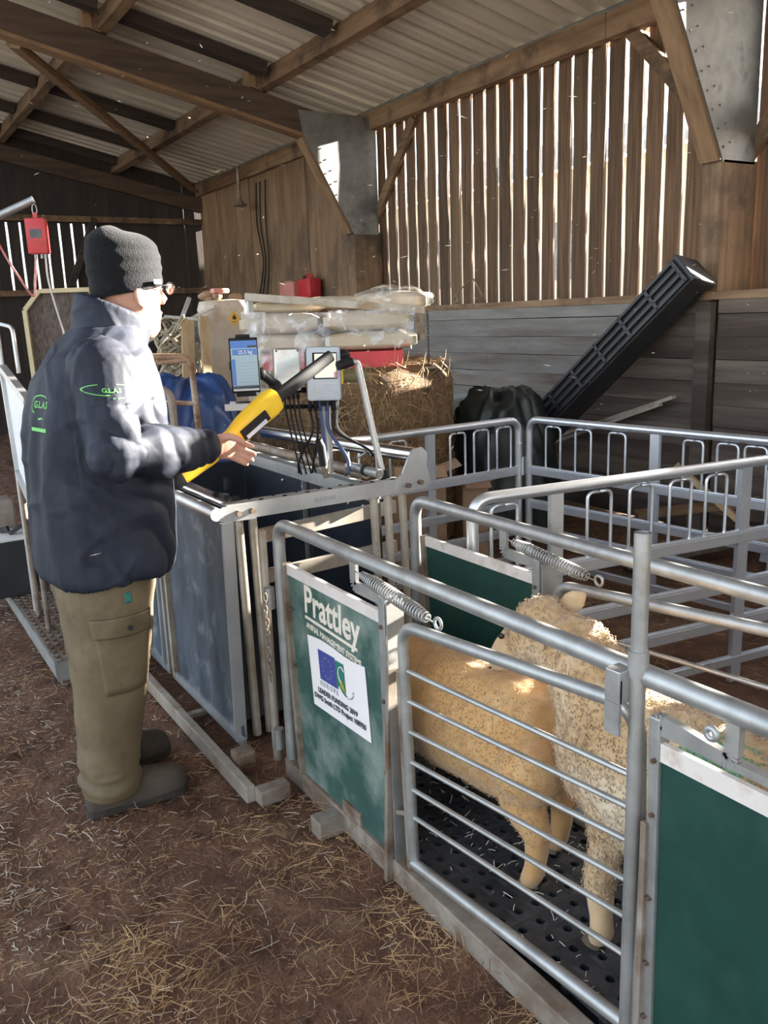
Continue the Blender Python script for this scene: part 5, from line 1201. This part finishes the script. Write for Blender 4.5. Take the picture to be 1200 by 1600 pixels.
m = MB(); m.box((.598, 3.70, 1.04), (.018, .07, .09)); m.build('notch', M['black'], wp)
m = MB(); m.tube(fillet([(.62, 4.25, 0.1), (.62, 4.27, 1.48), (.66, 4.12, 1.46), (.66, 4.1, 1.26)], .03, 5), .009, 8); tag(m.build('bent_rod', M['alu'], smooth='auto'), 'bright bent rod standing up behind the white gate panel', 'rod')
pf = thing('ramp_platform', 'low steel platform with diamond tread plate behind the person', 'platform', (.7, 4.3, 0))
m = MB(); m.box((.70, 4.35, .108), (.27, 1.68, .012)); m.build('tread_plate', pm('tread_plate', (.16, .115, .085), (.28, .225, .18), 20, .55, metal=.4, c3=(.12, .07, .045), c3s=3, bump=.2), pf)
tme = MB().box((0, 0, 0), (.022, .006, .004)).mesh('tread_lug'); tme.materials.append(MATS['tread_plate']); 
m = MB()
for j_ in range(56):
    for i_ in range(9):
        R = Matrix.Rotation(radians(40 if (i_+j_) % 2 else -40), 3, 'Z'); m.box((.578+.03*i_, 3.525+.03*j_, .1155), (.024, .0065, .004), R)
o = m.build('tread_lugs', MATS['tread_plate'], pf); o['kind'] = 'stuff'
m = MB(); m.box((.562, 4.35, .078), (.012, 1.70, .07)); m.box((.70, 3.505, .07), (.28, .012, .08)); m.build('edge_angle', M['galv'], pf)
for y in (3.56, 5.1): MB().box((.70, y, .05), (.24, .06, .10)).build('foot', M['galvd'], pf)
bt_ = thing('battery_box', 'dark battery box with a pale lid and loose clips at the picture edge', 'battery box', (.5, 4.75, .12))
MB().box((.55, 4.78, .265), (.24, .50, .29), ch=.008).build('box', M['blackd'], bt_)
MB().box((.55, 4.78, .418), (.25, .51, .016), ch=.004).build('lid', M['white'], bt_)
m = MB(); m.bar((.60, 4.62, .43), (.66, 4.60, .47), .03, .02); m.bar((.56, 4.70, .435), (.60, 4.66, .45), .02, .03); small(m.build('clips', M['gun'], bt_))
MB().box((.60, 4.86, .50), (.12, .2, .15), ch=.01).build('side_unit', M['galvd'], bt_)
m = MB(); m.tube(curve_pts([(.56, 4.70, .44), (.52, 4.6, .55), (.55, 4.62, .70), (.50, 4.75, .85)]), .010, 7); m.build('lead', M['redcable'], bt_, smooth=True)

# ------------------------------------------------------------------ things by the slatted wall
tg_ = thing('feed_trough', 'long black plastic slotted trough section leaning on the sleeper wall', 'trough', (3.9, 4.9, 0))
T0 = Vector((4.36, 3.535, 1.66)); T1 = Vector((3.93, 5.02, .16))
td = (T1-T0).normalized(); tn = Vector((-.62, -.45, .45)); tn = (tn-td*tn.dot(td)).normalized(); ts = td.cross(tn).normalized()
Lt = (T1-T0).length; Mt = Matrix((td, ts, tn)).transposed().to_4x4(); Mt.translation = T0
put(MB().box((Lt/2, 0, -.12), (Lt, .19, .24), ch=.012), Mt).build('channel', M['blackd'], tg_)
for k in range(4):
    put(MB().box((Lt/2, -.075+.05*k, .012), (Lt-.04, .018, .03)), Mt).build('rib', M['blackd'], tg_)
nb2 = 9
for k in range(nb2+1): put(MB().box((.02+(Lt-.04)*k/nb2, 0, .010), (.022, .17, .034)), Mt).build('cross_web', M['blackd'], tg_)
put(MB().box((-.012, 0, -.12), (.03, .21, .26), ch=.008), Mt).build('end_cap', M['blackd'], tg_)
for k, (a, b_) in enumerate((((4.53, 3.70, .87), (4.47, 6.2, .02)), ((4.50, 3.78, .82), (4.42, 6.0, .02)))):
    m = MB(); m.bar(a, b_, .035, .022); tag(m.build('metal_angle', M['aluw']), ('thin weathered angle bar leaning low against the dark sleepers', 'lower of the two weathered angle bars behind the pen corner')[k], 'angle bar', 'leaning angle bars')
for k, (a, b_, w_, mt, lab) in enumerate((((3.66, 2.95, .62), (4.10, 2.50, .05), .13, 'batten', 'pale board propped in the rubbish behind the pen'), ((3.62, 2.00, .78), (4.15, 2.20, .05), .10, 'plankd', 'dark broken plank crossing the pale board'), ((3.75, 3.3, .28), (4.35, 2.9, .34), .12, 'purlin', 'brown offcut lying behind the pen hurdle'), ((3.6, 3.25, .02), (4.3, 3.0, .10), .14, 'plankd', 'dark plank flat on the floor behind the pen hurdle'))):
    m = MB(); m.bar(a, b_, w_, .03); tag(m.build('scrap_board', M[mt]), lab, 'board', 'scrap boards behind the pen')
m = MB(); m.box((4.36, 2.45, .40), (.025, .75, .80), Matrix.Rotation(radians(16), 3, 'Y')); tag(m.build('scrap_sheet', pm('grey_scrap_sheet', (.28, .31, .35), (.38, .41, .45), 5, .45, metal=.3)), 'grey bent metal sheet propped behind the pen hurdle', 'metal sheet')
for k, z in enumerate((.07, .22, .37, .52, .67, .80)):
    m = MB(); m.box((3.80+.015*(k % 2), 4.98, z), (.62, .30, .13), rot=radians(-32), ch=.02); tag(m.build('foam_sheet', M['pale']), ('lowest', 'second', 'third', 'fourth', 'fifth', 'topmost')[k]+' pale blue foam slab of the stack between bale and dark sheet', 'foam slab', 'pale blue foam slabs')
for k, (c, sz, rz_, lab) in enumerate((((2.63, 3.88, .31), (.28, .24, .60), -.5, 'open brown cardboard box standing behind the back hurdle'), ((2.93, 3.78, .27), (.14, .22, .52), -.45, 'narrow brown cardboard box beside the open one'))):
    t = thing('cardboard_box', lab, 'box', (c[0], c[1], 0), rz_, group='cardboard boxes'); R = Matrix.Rotation(rz_, 3, 'Z'); C_ = Vector(c)
    for (dx, dy, sx, sy) in ((0, -sz[1]/2, sz[0], .006), (0, sz[1]/2, sz[0], .006), (-sz[0]/2, 0, .006, sz[1]), (sz[0]/2, 0, .006, sz[1])): MB().box(C_+R @ Vector((dx, dy, 0)), (sx, sy, sz[2]), R).build('side_panel', M['cardboard'], t)
    MB().box((c[0], c[1], .012), (sz[0], sz[1], .006), R).build('base_panel', M['cardboard'], t)
    MB().box(C_+R @ Vector((0, -sz[1]/2-.05, sz[2]/2+.01)), (sz[0], .11, .005), R @ Matrix.Rotation(radians(25), 3, 'X')).build('flap', M['cardboard'], t)
    MB().box(C_+R @ Vector((sz[0]/2+.045, 0, sz[2]/2+.015)), (.10, sz[1], .005), R @ Matrix.Rotation(radians(-20), 3, 'Y')).build('flap', M['cardboard'], t)
sf = MB().box((4.86, 9.62, 1.672), (.2, 1.2, .02)).build('shelf_board', M['plankd'], wr)
jc = thing('fuel_can', 'red plastic fuel can standing on the wall shelf', 'fuel can', (4.84, 9.35, 1.68))
MB().box((4.84, 9.33, 1.80), (.16, .34, .23), ch=.035).build('body', M['red'], jc, smooth='auto')
m = MB(); m.tube([(4.84, 9.42, 1.91), (4.84, 9.42, 1.95)], .025, 10); m.build('cap', M['black'], jc, smooth='auto'); m = MB(); m.tube(fillet([(4.84, 9.22, 1.91), (4.84, 9.24, 1.955), (4.84, 9.37, 1.955), (4.84, 9.38, 1.91)], .02), .012, 8); m.build('handle', M['red'], jc, smooth='auto')
p2_ = thing('plastic_container', 'faded pink plastic container next to the red fuel can', 'container', (4.84, 9.8, 1.68)); MB().box((4.84, 9.78, 1.79), (.17, .40, .21), ch=.03).build('body', M['pinkred'], p2_, smooth='auto'); MB().box((4.84, 9.78, 1.90), (.12, .2, .02), ch=.008).build('lid', M['cardboard'], p2_)
m = MB(); m.tube(fillet([(4.94, 6.62, 1.535), (4.93, 6.52, 1.56), (4.94, 6.58, 1.62), (4.93, 6.30, 1.76), (4.94, 6.13, 1.535)], .04, 5), .007, 6); tag(m.build('bent_wire', M['rust'], smooth=True), 'rusty bent wire hook standing on the slatted wall ledge', 'wire')
for k, y in enumerate((10.62, 10.78, 10.9)):
    m = MB(); m.tube(curve_pts([(4.93, y-.06, 3.2), (4.94, y+.02, 2.7), (4.93, y-.03-.05*k, 2.2), (4.93, y+.1, 1.7)]), .009, 6); m.build('wall_cable', M['black'], wr, smooth=True)
ls = thing('horn_speaker', 'small grey horn hanging under the eaves', 'horn', (4.75, 11.0, 2.95))
m = MB(); m.lathe([(.02, .12), (.03, .08), (.04, .05), (.10, .0), (.095, -.005), (.03, .03)], (4.75, 11.0, 2.93), 18); m.build('bell', M['galvd'], ls, smooth='auto')
m = MB(); m.tube([(4.75, 11.0, 3.04), (4.75, 11.0, 3.42)], .02, 8); m.build('stem', M['galvd'], ls, smooth='auto')

# ------------------------------------------------------------------ straw on the floor, stones, airborne chaff
def strands(name, count, area, lmin, lmax, wmin, wmax, mat, seed, dens=None, lift=.012):
    r = random.Random(seed); m = MB(); n = 0
    while n < count:
        x = r.uniform(area[0], area[1]); y = r.uniform(area[2], area[3])
        if dens and r.random() > dens(x, y): continue
        n += 1; a = r.uniform(0, pi) if r.random() < .7 else r.gauss(.6, .4); d = Vector((cos(a), sin(a), 0)); Ln = r.uniform(lmin, lmax)*(1 if r.random() < .85 else 1.7); w_ = r.uniform(wmin, wmax)
        s_ = Vector((-sin(a), cos(a), 0))*w_; z0 = ground_z(x, y)+.004+abs(r.gauss(0, lift)); tl = r.gauss(0, .10); bend = r.uniform(-.25, .25)*Ln
        c = Vector((x, y, z0)); p0 = c-d*Ln/2-Vector((0, 0, tl*Ln/2)); p1 = c+s_.normalized()*bend*.3+Vector((0, 0, w_*.8)); p2 = c+d*Ln/2+Vector((0, 0, tl*Ln/2))
        up = Vector((0, 0, w_*.9))
        m.add([p0-s_, p0+s_, p0+up, p1-s_, p1+s_, p1+up, p2-s_, p2+s_, p2+up], [(0, 3, 5, 2), (1, 2, 5, 4), (3, 6, 8, 5), (4, 5, 8, 7), (0, 1, 4, 3), (3, 4, 7, 6)])
    o = m.build(name, mat); o['kind'] = 'stuff'; return o
def d1(x, y):
    if .58 < x < 1.0 and y > 3.4: return .05
    k = .35+.9*max(0, noise.noise(Vector((x*2.2, y*2.2, 4)))+.15)
    if x < .35: k += .25
    return min(1, k)
o = strands('straw_litter', 8000, (-1.0, 1.04, .55, 4.6), .015, .055, .0005, .0011, M['straw'], 1, d1); tag(o, 'short golden straw trodden over the brown earth floor', 'straw')
o = strands('straw_litter', 3000, (-1.0, 1.0, .55, 4.8), .012, .05, .0005, .0011, M['strawpale'], 2, lambda x, y: .12+max(0, noise.noise(Vector((x*1.6+3, y*1.6, 9)))*1.6)+(.35 if x < .25 else 0)); tag(o, 'bleached pale chaff scattered on the floor in front of the person', 'straw')
o = strands('straw_litter', 5500, (1.62, 4.5, .4, 6.5), .02, .09, .0007, .0015, M['straw'], 3, lambda x, y: .3+max(0, noise.noise(Vector((x*1.5, y*1.5, 2)))*1.3)); tag(o, 'straw strewn on the dark ground inside the hurdle pen', 'straw')
o = strands('straw_litter', 350, (1.09, 1.5, .2, 2.2), .008, .028, .0006, .0012, M['strawpale'], 4); tag(o, 'bits of straw and muck on the black race floor', 'straw')
o.location.z = .078
o = strands('straw_litter', 15000, (-1.0, 1.04, .5, 4.4), .005, .024, .0004, .0009, M['straw'], 11, lambda x, y: min(1, .25+max(0, noise.noise(Vector((x*3, y*3, 7)))*1.5)), .006); tag(o, 'fine chopped chaff mixed into the earth floor in front of the crate', 'chaff')
o = strands('straw_litter', 5000, (-1.0, .5, .5, 4.6), .005, .028, .0004, .0010, M['strawpale'], 12, lambda x, y: min(1, .1+max(0, noise.noise(Vector((x*2.4, y*2.4, 17)))*1.8)*(1 if x < .2 else .4)), .006); tag(o, 'fine bleached chaff at the edge of the earth floor', 'chaff')
# a thicker drift along the foot of the race and a tuft beside it
o = strands('straw_litter', 600, (.70, 1.03, .7, 2.2), .02, .07, .0006, .0012, M['straw'], 6, lambda x, y: max(.1, (x-.6)*2), .02); tag(o, 'straw drift along the foot of the race base rail', 'straw')
o = strands('straw_litter', 420, (.20, .70, 1.35, 2.05), .025, .07, .0006, .0011, M['straw'], 7, lambda x, y: max(0, 1-((x-.42)/.24)**2-((y-1.7)/.34)**2), .015); tag(o, 'loose heap of straw in the middle of the near floor', 'straw')
clod = []
rs = random.Random(21)
for k in range(5):
    bm = bmesh.new(); bmesh.ops.create_icosphere(bm, subdivisions=2, radius=1)
    for v in bm.verts: v.co *= 1+.35*noise.noise(v.co*1.3+Vector((k*5, 0, 0)))
    me = bpy.data.meshes.new('earth_clod'); bm.to_mesh(me); bm.free(); me.polygons.foreach_set('use_smooth', [True]*len(me.polygons)); me.materials.append(M['soil'] if k < 4 else M['yard']); clod.append(me)
spots = [(.10, 1.32, .020, 0, 'round earth clod in the near straw'), (.62, 1.40, .012, 1, 'small earth clod between straw stalks'), (-.05, 2.6, .018, 2, 'earth clod behind the straw beside the boots'), (.02, 3.2, .022, 3, 'earth clod at the picture edge by the platform'), (.93, .93, .012, 4, 'pale stone near the race base rail'), (.30, 3.0, .02, 0, 'dark clod just behind the boots'), (.25, 2.0, .016, 2, 'flat clod in front of the boots'), (-.12, 1.75, .02, 1, 'lumpy clod in the bleached chaff')]
for x, y, r, k, lab in spots:
    o = bpy.data.objects.new('earth_clod' if k < 4 else 'stone', clod[k]); COL.objects.link(o); o.location = (x, y, ground_z(x, y)+r*.35); o.scale = (r*1.2, r, r*.8); o.rotation_euler = (0, 0, k*1.3)
    tag(o, lab, 'clod' if k < 4 else 'stone', 'clods on the floor')
# short flecks of chaff drifting in the light
m = MB(); rc = random.Random(33)
for k in range(330):
    s_ = rc.uniform(.15, 1); p = Vector((rc.uniform(.4, 4.4), rc.uniform(1.6, 5.2), rc.uniform(.75, 3.0))); d = Vector((rc.uniform(-1, 1), rc.uniform(-1, 1), rc.uniform(-.35, .35))).normalized()*rc.uniform(.006, .016); w_ = Vector((0, 0, .0011)); q = d.cross(Vector((0, 0, 1))).normalized()*.0011
    m.add([p-d, p+w_, p-w_, p+q, p+d], [(0, 1, 3), (0, 3, 2), (1, 4, 3), (3, 4, 2), (0, 2, 1), (1, 2, 4)])
o = m.build('airborne_chaff', M['strawpale']); o['kind'] = 'stuff'; tag(o, 'pale flecks of chaff drifting in the air of the shed', 'chaff')
